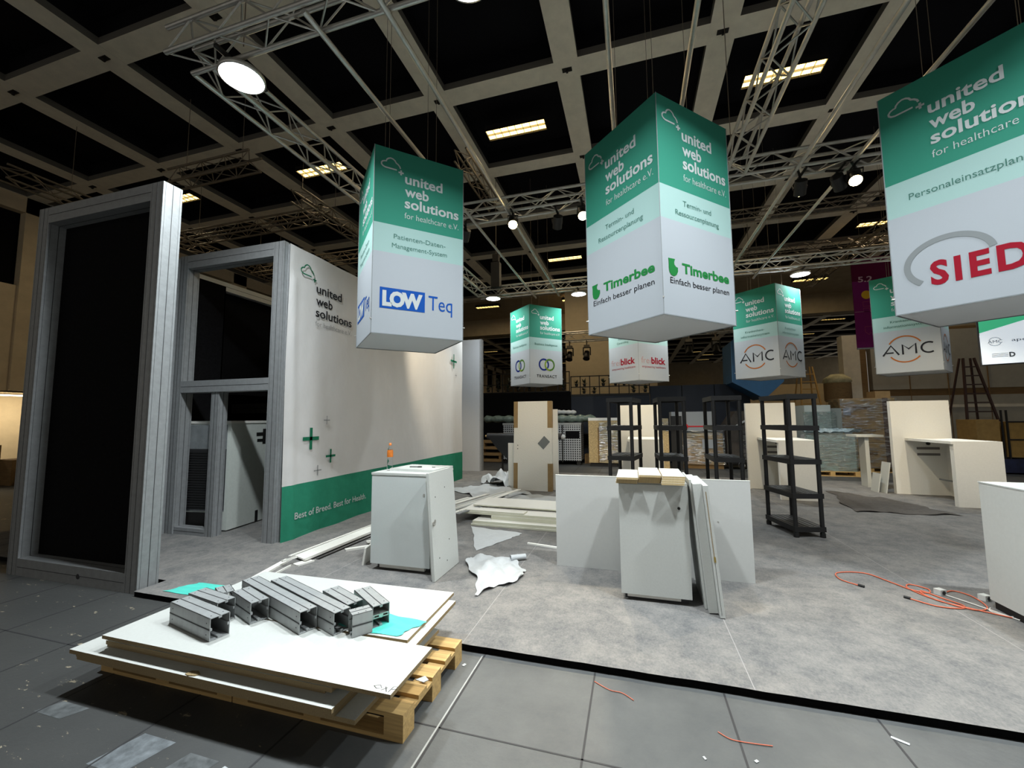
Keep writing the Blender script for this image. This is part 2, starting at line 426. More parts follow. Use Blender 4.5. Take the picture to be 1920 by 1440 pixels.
# left hall wall with pilasters and dark windows
wl = MB(); wl.box(-19.4, -18.9, -6, 62, 2.75, 9.5); wl.box(-20.8, -20.4, -6, 62, 0, 2.75, 1)
wl.box(-20.4, -18.9, -6, 62, 2.7, 2.80, 0)
for k in range(-3, 16):
    y = 8.15+k*3.6; wl.box(-18.9, -18.6, y-.35, y+.35, 2.75, 9.0)
wl.box(-18.9, -18.6, -6, 62, 8.5, 9.0); wl.box(-18.9, -18.7, -6, 62, 2.75, 6.1)
wl = struct(wl.build('wall_left', [WALLB, BEIGE]), 'brown plaster hall wall with pilasters')
for n_, k in enumerate(range(-2, 14)):
    y = 8.15+k*3.6
    wn = MB(); wn.box(-18.93, -18.88, y+.35, y+3.25, 6.1, 8.5); struct(wn.build('window_%d' % (n_+1), BLACKCLOTH), 'unlit window high in the left hall wall')
ls = MB(); ls.cyl((-19.2, 6.0, 2.62), (-19.2, 9.5, 2.62), .02, 8)
tag(ls.build('strip_light', STRIP), 'bright white strip light under the ledge of the left hall wall', 'light')
ld = bpy.data.lights.new('strip_area', 'AREA'); ld.shape = 'RECTANGLE'; ld.size = .2; ld.size_y = 4; ld.energy = 60; ld.color = (1, .86, .62)
lo = bpy.data.objects.new('strip_area', ld); C.objects.link(lo); lo.location = (-19.2, 7.5, 2.55); lo.rotation_euler = (0, R(25), 0)

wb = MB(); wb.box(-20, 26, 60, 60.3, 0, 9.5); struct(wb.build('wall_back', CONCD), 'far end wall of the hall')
# beige tower block behind the plants
tb = MB(); tb.box(-3.4, 1.25, 22, 24, 0, 8.9); struct(tb.build('wall_tower', BEIGE), 'beige plastered block behind the plant rack')
# right hall wall: grey panels
rw = MB(); rw.box(8.9, 26, 19, 19.3, 2.75, 4.95); rw.box(8.9, 26, 18.98, 19.3, 0, 2.5, 0); rw.box(8.9, 26, 19.05, 19.3, 2.5, 2.75, 1)
rw.box(7.95, 8.5, 18.9, 19.3, 2.4, 4.9, 2); rw.box(8.55, 8.75, 19, 19.3, 2.4, 4.9, 1)
for k in range(1, 9):
    x = 8.9+1.15*k; rw.box(x-.012, x+.012, 18.975, 19, 0, 4.95, 1)
rw.box(8.9, 26, 18.96, 19, 2.05, 2.15, 2); rw.box(8.9, 26, 19, 19.3, 4.95, 5.05, 1)
struct(rw.build('wall_right', [WALLG, WOODD, CONC]), 'grey panelled wall behind the crates')
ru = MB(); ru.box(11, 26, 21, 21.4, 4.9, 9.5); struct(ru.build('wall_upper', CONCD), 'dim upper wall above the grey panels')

# dark exhibition partitions across the aisle
p1 = MB(); p1.box(-6.4, -2.46, 17, 17.25, 0, 2.86); p1.box(-4.5, -2.46, 16.97, 17, 0, 2.74, 1)
struct(p1.build('partition_black', [BLACKCLOTH, BLACKCLOTH]), 'black partition wall behind the steel crates')
p2 = MB(); p2.box(-2.44, .66, 17, 17.25, .0, 2.70); p2.box(-2.44, .66, 16.98, 17.0, 2.66, 2.70, 1)
struct(p2.build('partition_navy', [NAVY, BARK]), 'navy partition wall under the plant rack')
p3 = MB(); p3.box(.68, 4.2, 17.1, 17.35, 0, 3.0)
for x in (1.85, 3.0): p3.box(x-.012, x+.012, 17.09, 17.1, 0, 3.0, 1)
struct(p3.build('partition_blue', [NAVY, BLACKCLOTH]), 'dark blue partition wall right of the plant rack')
p4 = MB(); p4.box(-6.7, -6.42, 16.6, 17.2, 0, 3.6); struct(p4.build('partition_post', CONC), 'pale pillar left of the black partition')
p5 = MB(); p5.box(4.2, 9.5, 24, 24.3, 0, 3.4); struct(p5.build('partition_far', WALLB), 'brown partition wall far behind the pallets')
mt = MB(); mt.box(-2.15, -1.62, 16.9, 16.96, .62, 1.15, 0); mt.box(-2.11, -1.66, 16.89, 16.905, .66, 1.11, 1)
tag(mt.build('floor_monitor', [BARK, BLACKCLOTH]), 'black framed screen leaning against the navy partition near the floor', 'screen')
wc = MB(); wc.box(-1.85, -.9, 16.3, 16.85, 0, .35); tag(wc.build('wooden_box', WOODD), 'low brown wooden box on the floor before the navy partition', 'box')

# ------------------------------------------------------------------ ceiling luminaires
def lum():
    t = thing('ceiling_light', '', 'ceiling light')
    a = MB(); a.box(-.77, .77, -.20, .20, .06, .14); a.box(-.77, .77, -.20, -.185, 0, .06); a.box(-.77, .77, .185, .20, 0, .06); a.box(-.77, -.755, -.2, .2, 0, .06); a.box(.755, .77, -.2, .2, 0, .06)
    a.build('housing', BARK, t)
    for y in (-.095, .095):
        b = MB(); b.box(-.75, .75, y-.075, y+.075, .035, .055); b.build('tube', TUBEE, t)
    c = MB()
    for k in range(9): c.box(-.75+.1875*k-.003, -.75+.1875*k+.003, -.185, .185, .0, .035)
    c.box(-.75, .75, -.006, .006, 0, .035); c.build('louvre', GALU2, t)
    return t
LG = 'warm ceiling luminaires'
L0 = lum()
lums = [(-2.6, 9.4, 'warm ceiling light between the two foreground hanging boxes'), (3.27, 9.42, 'large warm ceiling light behind the longitudinal truss at upper right'),
        (-8.45, 9.35, 'warm ceiling light behind the left lengthwise truss'), (-14.1, 9.3, 'warm ceiling light peeping past the tall grey frame'),
        (9.2, 18.2, 'warm ceiling light beside the far right large box'), (-2.75, 18.1, 'dim warm ceiling light between the two foreground boxes, farther back'),
        (-8.6, 24.0, 'warm ceiling light just below the left rear round lamp'), (-3.1, 24.05, 'warm ceiling light beside the rear round lamp near the middle box'),
        (9.0, 24.2, 'warm ceiling light beside the right rear round lamp'),
        (-14.5, 41.5, 'distant ceiling light right of the grey wall panel'), (14.6, 35.8, 'distant ceiling light right of the left orange ring box, upper'),
        (14.7, 41.5, 'distant ceiling light right of the left orange ring box, lower')]
far = [(8.5, 51.6), (6.7, 49.0), (8.6, 56.0), (13.7, 44.7), (15.4, 50.0), (11.0, 43.0), (19.7, 55.5), (21.2, 47.3), (-13.9, 51.0), (-8.5, 47.5), (2.9, 47.5), (2.9, 53.5), (20.5, 41.5), (20.4, 35.8), (-8.5, 53.3), (-2.7, 41.6), (-2.7, 47.5)]
for i, (x, y, lb) in enumerate(lums):
    if y > 23.3 and y < 28: z = 8.78
    else: z = 8.98
    o = L0 if i == 0 else dup(L0, lb)
    o['label'] = lb; o.location = (x, y, z); o['group'] = LG
for x, y in far:
    o = dup(L0, 'tiny distant ceiling light deep in the dark rear of the hall', (x, y, 8.98), group='distant ceiling lights at the rear of the hall')
# two tubes seen straight on the beams need their light as real lamps too
for (x, y) in [(-2.6, 9.4), (3.27, 9.42), (-8.45, 9.35), (-8.6, 24), (9, 24.2), (-3.1, 24.05), (9.2, 18.2), (-2.75, 18.1), (8.5, 40), (-12, 42), (-14.1, 9.3)]:
    ld = bpy.data.lights.new('tube_area', 'AREA'); ld.shape = 'RECTANGLE'; ld.size = 1.5; ld.size_y = .3; ld.energy = 30 if y < 15 else 75; ld.color = (1, .80, .50)
    lo = bpy.data.objects.new('tube_area', ld); C.objects.link(lo); lo.location = (x, y, 8.75)

# ------------------------------------------------------------------ trusses
def truss(name, label, A, B, s=.27, mtl=None, group=None, bay=.33, r=.026, rd=.010):
    """square box truss between the lower chord centre points A and B"""
    mtl = mtl or TRUSSM
    A, B = Vector(A), Vector(B); d = (B-A); L = d.length; ang = math.atan2(d.y, d.x)
    t = thing(name, label, 'truss', A, ang, group)
    h = s/2
    for (y, z) in ((-h, 0), (h, 0), (-h, s), (h, s)):
        m = MB(); m.cyl((0, y, z), (L, y, z), r, 8); m.build('chord', mtl, t)
    n = max(2, int(round(L/bay)))
    q = L/n
    sides = [((-h, 0), (-h, s)), ((h, 0), (h, s)), ((-h, 0), (h, 0)), ((-h, s), (h, s))]
    for k, (p, o) in enumerate(sides):
        m = MB()
        for i in range(n):
            a, b = (p, o) if (i+k) % 2 == 0 else (o, p)
            m.cyl((q*i, *a), (q*(i+1), *b), rd, 5, caps=False)
        m.build('lattice_side', mtl, t)
    if name == 'far_truss':
        for q_ in (.15*L, .85*L):
            m = MB(); m.cyl((q_, 0, s), (q_, 0, 8.99-A.z), .006, 5); m.build('suspension_wire', TRUSSD, t)
    return t
Z = 5.5
truss('lighting_truss', 'front cross truss carrying the big round lamp, top left', (-4.46, 2.87, Z), (9.5, 2.87, Z))
truss('lighting_truss', 'lengthwise truss running back from the big round lamp at left', (-4.32, 3.02, Z), (-4.32, 11.53, Z))
truss('lighting_truss', 'middle cross truss with the warm spotlights', (-4.17, 6.97, Z), (9.5, 6.97, Z))
truss('lighting_truss', 'rear cross truss above the row of small hanging boxes', (-4.46, 11.69, Z), (9.5, 11.69, Z))
truss('lighting_truss', 'lengthwise truss behind the green box, crossing the large ceiling light', (1.64, 3.02, Z), (1.64, 6.82, Z))
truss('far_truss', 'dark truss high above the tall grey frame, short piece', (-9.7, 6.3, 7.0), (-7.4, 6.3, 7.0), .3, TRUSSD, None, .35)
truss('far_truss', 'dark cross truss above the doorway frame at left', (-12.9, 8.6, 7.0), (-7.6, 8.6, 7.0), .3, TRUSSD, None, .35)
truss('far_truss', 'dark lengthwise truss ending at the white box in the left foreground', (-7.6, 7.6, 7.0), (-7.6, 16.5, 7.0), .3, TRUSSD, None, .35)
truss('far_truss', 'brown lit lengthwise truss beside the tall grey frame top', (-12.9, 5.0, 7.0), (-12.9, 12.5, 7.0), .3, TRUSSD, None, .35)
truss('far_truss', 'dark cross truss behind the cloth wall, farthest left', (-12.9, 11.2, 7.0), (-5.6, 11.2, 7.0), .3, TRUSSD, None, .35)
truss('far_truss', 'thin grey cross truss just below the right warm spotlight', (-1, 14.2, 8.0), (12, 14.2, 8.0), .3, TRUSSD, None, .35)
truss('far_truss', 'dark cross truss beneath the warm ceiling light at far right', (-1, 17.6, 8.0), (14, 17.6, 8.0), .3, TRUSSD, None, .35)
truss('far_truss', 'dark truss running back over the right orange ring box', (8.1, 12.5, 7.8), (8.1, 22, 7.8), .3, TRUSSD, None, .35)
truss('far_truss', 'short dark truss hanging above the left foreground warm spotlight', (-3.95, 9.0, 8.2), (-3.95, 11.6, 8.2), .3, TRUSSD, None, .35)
truss('rear_lighting_truss', 'pale truss with moving spotlights before the beige block', (-3.6, 18.0, 5.15), (4.6, 18.0, 5.15), .38, TRUSSM, None, .45)

# pipes resting on the trusses, and the wires of the boxes
PX = [(-2.75, 'rigging pipe behind the left white box, outer one of its pair'), (-2.03, 'rigging pipe passing just right of the left white box'),
      (-.12, 'rigging pipe running to the left top edge of the middle box'), (.67, 'rigging pipe running to the right top edge of the middle box'),
      (2.47, 'bright rigging pipe between the middle and the right foreground boxes'), (3.19, 'rigging pipe running to the top of the right foreground box')]
pm = MB(); pm.cyl((0, 0, 0), (0, 9.3, 0), .027, 12)
pp = None
for x, lb in PX:
    if pp is None:
        pp = pm.build('rigging_pipe', TRUSSM, None, (x, 2.75, 5.445)); o = pp
    else:
        o = pp.copy(); C.objects.link(o); o.location = (x, 2.75, 5.445)
    tag(o, lb, 'pipe', 'rigging pipes under the trusses')

# chain hoist and hanging bits
t = thing('chain_hoist', 'black chain hoist bag hanging at the rear corner of the truss', 'hoist', (-3.75, 11.2, 5.6))
m = MB(); m.box(-.13, .13, -.1, .1, 0, .75); m.build('bag', BLACK, t)
m = MB(); m.box(-.09, .09, -.08, .08, .78, 1.0); m.build('motor', BARK, t)
m = MB(); m.cyl((0, 0, 1.0), (0, 0, 3.38), .008, 6); m.build('chain', TRUSSD, t)
for x, y, lb in [(-4.0, 3.2, 'steel wire holding up the front left truss corner'), (-2.4, 3.0, 'steel wire above the front truss, left of the top lamp'), (1.64, 6.97, 'steel wire where the middle cross truss meets the lengthwise one')]:
    m = MB(); m.cyl((0, 0, 0), (0, 0, 3.1), .006, 6); o = m.build('rigging_wire', TRUSSD, None, (x, y, 5.87)); tag(o, lb, 'wire')

# ------------------------------------------------------------------ round white lamps
def lamp_proto():
    t = thing('round_lamp', '', 'lamp')
    a = MB(); a.lathe([(.0, .10), (.12, .10), (.14, .055), (.215, .045), (.22, .0), (.205, -.004)], 36); a.build('housing', TRUSSM, t)
    b = MB(); b.lathe([(.206, 0), (.10, -.003), (.008, -.003)], 40); b.lathe([(.008, -.003), (.0, -.004)], 12, 1); b.build('diffuser', [LAMPE, GROOVE], t)
    c = MB(); c.cyl((0, 0, .10), (0, 0, .16), .02, 8); c.box(-.02, .02, -.30, .30, .092, .122); c.build('clamp', BLACK, t)
    return t
lp = lamp_proto()
lamps = [(-3.86, 3.09, 'big round white lamp at the front truss corner, top left'), (-1.20, 2.84, 'round white lamp at the top edge of the picture'),
         (1.36, 3.0, None), (4.0, 3.0, None), (6.7, 3.0, None),
         (-3.93, 11.46, 'round white lamp right of the left foreground box, rear truss'), (-1.41, 11.8, 'round white lamp touching the left edge of the middle box'),
         (1.5, 11.8, None), (4.21, 11.86, 'round white lamp above the left orange ring box'), (7.2, 11.8, None)]
for i, (x, y, lb) in enumerate(lamps):
    o = lp if i == 0 else dup(lp, lb or '')
    o['label'] = lb or 'round white lamp of the truss, outside the picture or hidden behind a box'; o.location = (x, y, 5.36); o['group'] = 'round white lamps on the trusses'
    ld = bpy.data.lights.new('lamp_area', 'AREA'); ld.shape = 'DISK'; ld.size = .22; ld.energy = LAMP_W*(.5 if y > 8 else 1.0); ld.color = (.90, .97, 1.0); ld.spread = R(150)
    lo = bpy.data.objects.new('lamp_area', ld); C.objects.link(lo); lo.location = (x, y, 5.345)
    lo.visible_camera = True

# warm spotlights on the middle truss: some throw to the front counters, some to the back row
def spot_proto():
    t = thing('spotlight', '', 'spotlight')
    a = MB(); a.cyl((0, -.12, 0), (0, .10, 0), .085, 16); a.build('can', BLACK, t)
    a = MB(); a.cyl((0, .101, 0), (0, .103, 0), .078, 16); a.build('bulb', HALOE, t)
    a = MB(); a.box(-.095, -.086, -.02, .02, -.01, .12); a.box(.086, .095, -.02, .02, -.01, .12); a.box(-.095, .095, -.02, .02, .115, .125); a.build('bracket', BARK, t)
    return t
sp0 = spot_proto(); first = True
def spot(pos, target, lb, watt, cone=42, col=(1.0, .86, .64), vis=True, group='warm spotlights on the middle truss'):
    global first
    p, q = Vector(pos), Vector(target); d = (q-p).normalized()
    if vis:
        o = sp0 if first else dup(sp0, lb)
        first = False
        o['label'] = lb; o['group'] = group; o.location = p; o.rotation_mode = 'QUATERNION'; o.rotation_quaternion = d.to_track_quat('Y', 'Z')
        iq = o.rotation_quaternion.inverted(); c_ = MB(); dy = 6.975-p.y
        c_.bar(iq @ Vector((0, 0, .10)), iq @ Vector((0, 0, .19)), .03, .03); c_.bar(iq @ Vector((0, min(0, dy)-.15, .18)), iq @ Vector((0, max(0, dy)+.15, .18)), .03, .02); c_.build('clamp', BARK, o)
    ld = bpy.data.lights.new('spot_beam', 'SPOT'); ld.energy = watt; ld.spot_size = R(cone); ld.spot_blend = .7; ld.shadow_soft_size = .05; ld.color = col
    lo = bpy.data.objects.new('spot_beam', ld); C.objects.link(lo); lo.location = p+d*.13; lo.rotation_mode = 'QUATERNION'; lo.rotation_quaternion = d.to_track_quat('-Z', 'Y')
spot((-1.97, 6.85, 5.28), (-.9, 2.9, .6), 'glaring warm spotlight left of the middle box', SPOT_W*1.1)
spot((-.73, 6.88, 5.28), (.2, 3.2, .1), 'warm spotlight half hidden by the middle box', SPOT_W*1.3)
spot((3.24, 6.95, 5.25), (2.0, 3.3, .3), 'glaring warm spotlight left of the right foreground box', SPOT_W*1.2)
spot((3.08, 7.05, 5.25), (6.3, 11.5, 1.4), 'small tilted spotlight beside the glaring right one', SPOT_W*.6)
spot((-3.0, 7.1, 5.28), (-4.83, 9.4, 2.7), 'warm spotlight behind the left box, aimed at the cloth wall', SPOT_W*1.1, 46)
spot((.3, 7.1, 5.28), (.15, 12.0, 2.9), 'warm spotlight aimed at the middle small box, hidden by the middle large box', SPOT_W*.85, 40)
spot((-1.2, 7.1, 5.28), (-2.4, 11.0, 2.0), 'warm spotlight aimed at the wrapped door panel', SPOT_W*.6, 48)
spot((2.6, 7.1, 5.28), (3.2, 11.0, 1.6), 'warm spotlight aimed at the white counter behind the tall shelf', SPOT_W*.9, 50)
spot((.8, 7.1, 5.28), (.3, 11.2, 1.4), 'warm spotlight aimed at the white counter behind the left shelves', SPOT_W*.9, 46)
spot((5.6, 7.1, 5.28), (6.2, 11.0, 1.3), 'warm spotlight aimed at the right white counter', SPOT_W*.9, 50)

# moving-head spotlights on the far truss
def mover():
    t = thing('moving_spotlight', '', 'spotlight')
    m = MB(); m.cyl((0, 0, 5.12), (0, 0, 4.95), .03, 8); m.box(-.12, .12, -.1, .1, 4.83, 4.95); m.box(-.02, .02, -.22, .22, 5.105, 5.13); m.build('base', TRUSSD, t)
    m = MB(); m.box(-.17, -.13, -.05, .05, 4.5, 4.85); m.box(.13, .17, -.05, .05, 4.5, 4.85); m.box(-.17, .17, -.05, .05, 4.82, 4.85); m.build('yoke', BARK, t)
    m = MB(); m.cyl((0, .06, 4.66), (-.02, -.12, 4.32), .11, 12, r2=.15); m.build('head', BARK, t)
    return t
mv = mover(); mv.location = (-2.6, 18, 0); mv['label'] = 'moving spotlight left of its twin before the beige wall'; mv['group'] = 'moving spotlights on the rear truss'
for x, lb in ((-1.85, 'moving spotlight next to the small red lettered box'), (2.3, 'moving spotlight right of the small red lettered box'), (3.3, 'moving spotlight touching the left orange ring box')):
    dup(mv, lb, (x, 18, 0))

# ================================================================== HANGING BOXES
SIDE = 1.131; ZB, ZT = 2.75, 5.04; HB = ZT-ZB
def draw_header(F, L):
    """the white words and cloud on the green band; L collects (0 white, 1 grey green)"""
    cw = L
    F.text(cw, 'united', .365, .845, 1.895, .125, 0, .022)
    F.text(cw, 'web', .365, .665, 1.735, .125, 0, .022)
    F.text(cw, 'solutions', .365, 1.065, 1.585, .125, 0, .022)
def hanging_box(name, label, cx, cy, mint, logo, twist=0, group=None):
    t = thing(name, label, 'hanging box', (cx, cy, ZB), twist, group or 'hanging advertising boxes')
    h = .8
    corners = [(-h, 0), (0, -h), (h, 0), (0, h)]
    zs = [0, .985, 1.335, HB]
    m = MB()
    vs = [(x, y, z) for z in zs for x, y in corners]
    fs = []; mi = []
    for b in range(3):
        for i in range(4):
            fs.append((4*b+i, 4*b+(i+1) % 4, 4*b+4+(i+1) % 4, 4*b+4+i)); mi.append([0, 1, 2][b])
    m.add(vs, fs, mi); m.build('fabric_cover', [BWHITE, MINT, GREEN], t)
    m = MB(); m.add([(x*.995, y*.995, .004) for x, y in corners], [(3, 2, 1, 0)]); m.build('underside', BGREY, t)
    m = MB(); m.add([(x*.995, y*.995, HB-.01) for x, y in corners], [(0, 1, 2, 3)]); m.build('top_panel', BGREY, t)
    m = MB()
    for i in range(4):
        a, b = corners[i], corners[(i+1) % 4]
        m.bar((a[0], a[1], 0), (b[0], b[1], 0), .008, .010); m.bar((a[0]*1.0, a[1]*1.0, .0), (a[0], a[1], HB), .007, .007)
    m.build('edge_piping', INKSG, t)
    for x, y in corners:
        m = MB(); m.cyl((x*1.0, y*1.0, .165), (x*1.03, y*1.03, .165), .009, 6); m.build('snap_pin', TRUSSM, t)
    for x, y in ((-.4, -.0), (.4, 0), (0, .5), (0, -.5)):
        m = MB(); m.cyl((x, y, HB-.01), (x, y, 9.0-ZB), .003, 5); m.build('suspension_wire', TRUSSD, t)
    for i in (0, 1):
        a, b = Vector((*corners[i], 0)), Vector((*corners[i+1], 0))
        F = Face(a, b-a)
        l = MB(); draw_header(F, l); l.build('name_print', INKW, t)
        l = MB(); F.text(l, 'for healthcare e.V.', .365, 1.065, 1.45, .075, 0, -.008); l.build('subtitle_print', INKW, t)
        l = MB(); F.stroke(l, cloud_pts(.075, 2.02, .235, .155), .017, 0); cross(F, l, .315, 2.015, .062, .02, 0); l.build('cloud_print', INKW, t)
        l = MB()
        if len(mint) == 1: F.text(l, mint[0], .175, 1.03 if len(mint[0]) > 21 else .96, 1.12, .066, 0)
        else:
            (w1, w2) = [.0405*len(q)*.5 for q in mint]
            F.text(l, mint[0], .565-w1, .565+w1, 1.17, .058, 0); F.text(l, mint[1], .565-w2, .565+w2, 1.055, .058, 0)
        l.build('product_print', INKG, t)
        logo(F, t)
    return t
def logo_timer(F, t):
    l = MB()
    F.poly(l, [(.085,.575),(.185,.578),(.170,.545),(.172,.520),(.195,.500),(.222,.495),(.222,.455),(.200,.418),(.165,.400),(.125,.405),(.098,.432),(.090,.475),(.092,.535)])
    F.text(l, 'Timerbee', .285, 1.04, .455, .10, 0, .03); l.build('logo', INKT, t)
    l = MB(); F.text(l, 'Einfach besser planen', .105, 1.03, .325, .062, 0); l.build('slogan', INKB, t)
def logo_low(F, t):
    l = MB(); F.rect(l, .09, .63, .305, .555); F.text(l, 'Teq', .675, .985, .345, .185, 0, .0); l.build('logo', INKBL, t)
    l = MB(); F.text(l, 'LOW', .12, .60, .345, .165, 0, .06, .88, k=1.8); l.build('logo_knockout', INKW, t)
def logo_sied(F, t):
    l = MB(); F.text(l, 'SIEDA', .275, 1.105, .235, .215, 0, .035, 1.22); l.build('logo', INKR, t)
    l = MB()
    F.arc(l, .40, .435, .285, .225, 8, 228, .05, 0, 40)
    l.build('logo_arc', INKSG, t)
def logo_trans(F, t):
    l = MB(); F.arc(l, .48, .56, .155, .155, 0, 360, .048); l.build('logo_ring', INKNV, t)
    l = MB(); F.arc(l, .68, .56, .155, .155, -95, 130, .046, k=1.3); l.build('logo_ring', INKOL, t)
    l = MB(); F.arc(l, .68, .56, .155, .155, 130, 265, .046, k=1.6); l.build('logo_ring', INKLI, t)
    l = MB(); F.text(l, 'TRANSACT', .23, .93, .18, .085, 0, .012, 1.15); l.build('logo', INKB, t)
def logo_frei(F, t):
    l = MB(); F.text(l, 'blick', .47, 1.01, .46, .17, 0, .03); l.build('logo', INKR, t)
    l = MB(); F.text(l, 'frei', .10, .44, .46, .17, 0, -.012); l.build('logo', INKRL, t)
    l = MB(); F.text(l, 'empowering healthcare', .12, 1.01, .34, .062, 0); l.build('slogan', INKR, t)
def logo_amc(F, t):
    l = MB(); F.arc(l, .54, .535, .30, .30, 28, 152, .028); F.arc(l, .54, .535, .30, .30, 212, 322, .028); l.build('logo_ring', INKOR, t)
    l = MB()
    F.stroke(l, [(.15,.41),(.30,.64),(.43,.41)], .034); F.stroke(l, [(.21,.47),(.34,.47)], .03)
    F.stroke(l, [(.50,.41),(.50,.64),(.60,.53),(.72,.64),(.72,.41)], .034)
    F.arc(l, .93, .525, .12, .115, 55, 305, .034); l.build('logo', INKB, t)
hanging_box('hanging_box', 'large hanging box with green leaf logo, middle foreground', .32, 4.95, ['Termin- und', 'Ressourcenplanung'], logo_timer)
hanging_box('hanging_box', 'large hanging box with blue square logo, left foreground', -2.86, 4.80, ['Patienten-Daten-', 'Management-System'], logo_low)
hanging_box('hanging_box', 'largest hanging box with red letters and grey arc, cut by right edge', 3.36, 4.96, ['Personaleinsatzplanung'], logo_sied)
hanging_box('hanging_box', 'small hanging box with blue and green rings, rear left', -2.77, 12.05, ['Business Intelligence'], logo_trans)
hanging_box('hanging_box', 'small hanging box with red lettering below the middle large box', .19, 12.07, ['Internes', 'Controlling'], logo_frei)
hanging_box('hanging_box', 'small hanging box with orange ring, right of the middle large box', 3.46, 12.1, ['Krankenhaus-', 'informationssystem'], logo_amc)
hanging_box('hanging_box', 'small hanging box with orange ring, behind the largest box', 6.42, 11.95, ['Krankenhaus-', 'informationssystem'], logo_amc, R(8))

# ================================================================== LEFT FRAMES
def post_geo(m, x0, x1, y0, y1, z0, z1, axis='z', g=.006):
    """aluminium profile with two dark grooves on each visible side"""
    m.box(x0, x1, y0, y1, z0, z1, 0)
    e = .0015
    if axis == 'z':
        cx, cy = (x0+x1)/2, (y0+y1)/2
        m.box(cx-g/2, cx+g/2, y0-e, y1+e, z0, z1, 1); m.box(x0-e, x1+e, cy-g/2, cy+g/2, z0, z1, 1)
        for q in (.12, .88):
            yy = y0+(y1-y0)*q; m.box(x0-e*.6, x1+e*.6, yy-g/5, yy+g/5, z0, z1, 1)
            xx = x0+(x1-x0)*q; m.box(xx-g/5, xx+g/5, y0-e*.6, y1+e*.6, z0, z1, 1)
    elif axis == 'x':
        cz = (z0+z1)/2; cy = (y0+y1)/2
        m.box(x0, x1, y0-e, y1+e, cz-g/2, cz+g/2, 1); m.box(x0, x1, cy-g/2, cy+g/2, z0-e, z1+e, 1)
    else:
        cz = (z0+z1)/2; cx = (x0+x1)/2
        m.box(x0-e, x1+e, y0, y1, cz-g/2, cz+g/2, 1); m.box(cx-g/2, cx+g/2, y0, y1, z0-e, z1+e, 1)
    return m
t = thing('wall_frame', 'tall grey aluminium frame filled with black cloth at far left', 'frame', (-4.89, 3.07, 0))
for x0 in (-.19, -2.15):
    post_geo(MB(), x0, x0+.19, 0, .20, 0, 4.40).build('post', [GALU2, GROOVE], t)
post_geo(MB(), -1.96, -.19, 0, .20, 4.20, 4.40, 'x').build('top_rail', [GALU2, GROOVE], t)
post_geo(MB(), -1.96, -.19, 0, .20, .0, .19, 'x').build('bottom_rail', [GALU2, GROOVE], t)
m = MB(); m.box(-1.96, -.19, .17, .195, .19, 4.20); m.build('black_cloth', BLACKCLOTH, t)
m = MB(); m.cyl((-.9, -.004, .09), (-.9, .0, .09), .028, 14); m.build('lock_hole', GROOVE, t)

t = thing('doorway_frame', 'grey aluminium doorway frame beside the printed cloth wall', 'frame', (-4.83, 4.66, .05))
post_geo(MB(), -.20, -.01, 0, .19, 0, 4.34).build('post', [GALU2, GROOVE], t)
post_geo(MB(), -2.10, -1.92, 0, .19, 0, 4.34).build('post', [GALU2, GROOVE], t)
post_geo(MB(), -1.30, -1.15, .02, .17, 0, 2.14).build('post', [GALU2, GROOVE], t)
post_geo(MB(), -1.92, -.20, 0, .19, 4.13, 4.34, 'x').build('top_rail', [GALU2, GROOVE], t)
post_geo(MB(), -1.92, -.20, 0, .19, 2.14, 2.32, 'x').build('lintel', [GALU2, GROOVE], t)
post_geo(MB(), -1.92, -1.30, .02, .17, 0, .10, 'x').build('sill', [GALU2, GROOVE], t)

t = thing('cabin_shell', 'black cloth cabin walls with grey rails behind the doorway', 'cabin', (-4.83, 4.86, .05))
m = MB(); m.box(-4.5, -4.45, .6, 3.0, 0, 4.1); m.box(-4.5, -.1, 2.9, 2.95, 0, 3.6); m.box(-.12, -.10, .01, 2.9, 0, 4.1); m.box(-2.14, -2.11, .01, .6, 0, 4.1); m.box(-4.5, -2.11, .58, .60, 0, 4.1); m.build('black_cloth', BLACKCLOTH, t)
post_geo(MB(), -2.50, -2.34, .02, 2.9, 4.10, 4.26, 'y').build('side_rail', [CREAM, GROOVE], t)
m = MB(); m.box(-2.50, -2.47, .6, 2.9, 2.2, 4.10); m.build('black_cloth', BLACKCLOTH, t)
post_geo(MB(), -4.45, -.12, 2.74, 2.88, 1.88, 2.10, 'x').build('cross_rail', [GALU2, GROOVE], t)
t = thing('side_wall', 'grey wall end between the tall frame and the doorway frame', 'frame', (-6.95, 3.35, .05))
post_geo(MB(), 0, .16, .0, .16, 0, 4.1).build('post', [GALU2, GROOVE], t)
m = MB(); m.box(0, .05, .16, 1.30, 0, 4.3); m.build('infill_panel', GALU2, t)

# old refrigerator inside the cabin: narrow back with grille to the left, big white side to the right
SHW = mat('fridge_white_side', (.60, .64, .60), .5, var=.05, scale=20)
t = thing('refrigerator', 'old white fridge with black condenser grille standing inside the doorway', 'refrigerator', (-6.06, 4.97, .05), R(7))
m = MB(); m.box(-.95, 0, 0, .88, .02, 1.66); m.build('body', SHW, t)
m = MB(); m.box(-.96, .01, -.01, .89, 1.66, 1.70); m.build('worktop', CREAM, t)
m = MB(); m.box(-.90, -.06, -.004, 0, .30, 1.64); m.build('back_panel', mat('fridge_back', (.22, .24, .25), .6, var=.2, scale=6), t)
m = MB()
for k in range(24): m.cyl((-.86, -.022, .34+k*.038), (-.08, -.022, .34+k*.038), .004, 5)
m.build('condenser_grille', BARK, t)
m = MB(); m.box(-.88, -.06, -.008, -.005, .32, 1.26); m.build('grille_backing', GROOVE, t)
m = MB(); m.box(-.82, -.12, -.012, -.004, .05, .28); m.build('compressor', BARK, t)
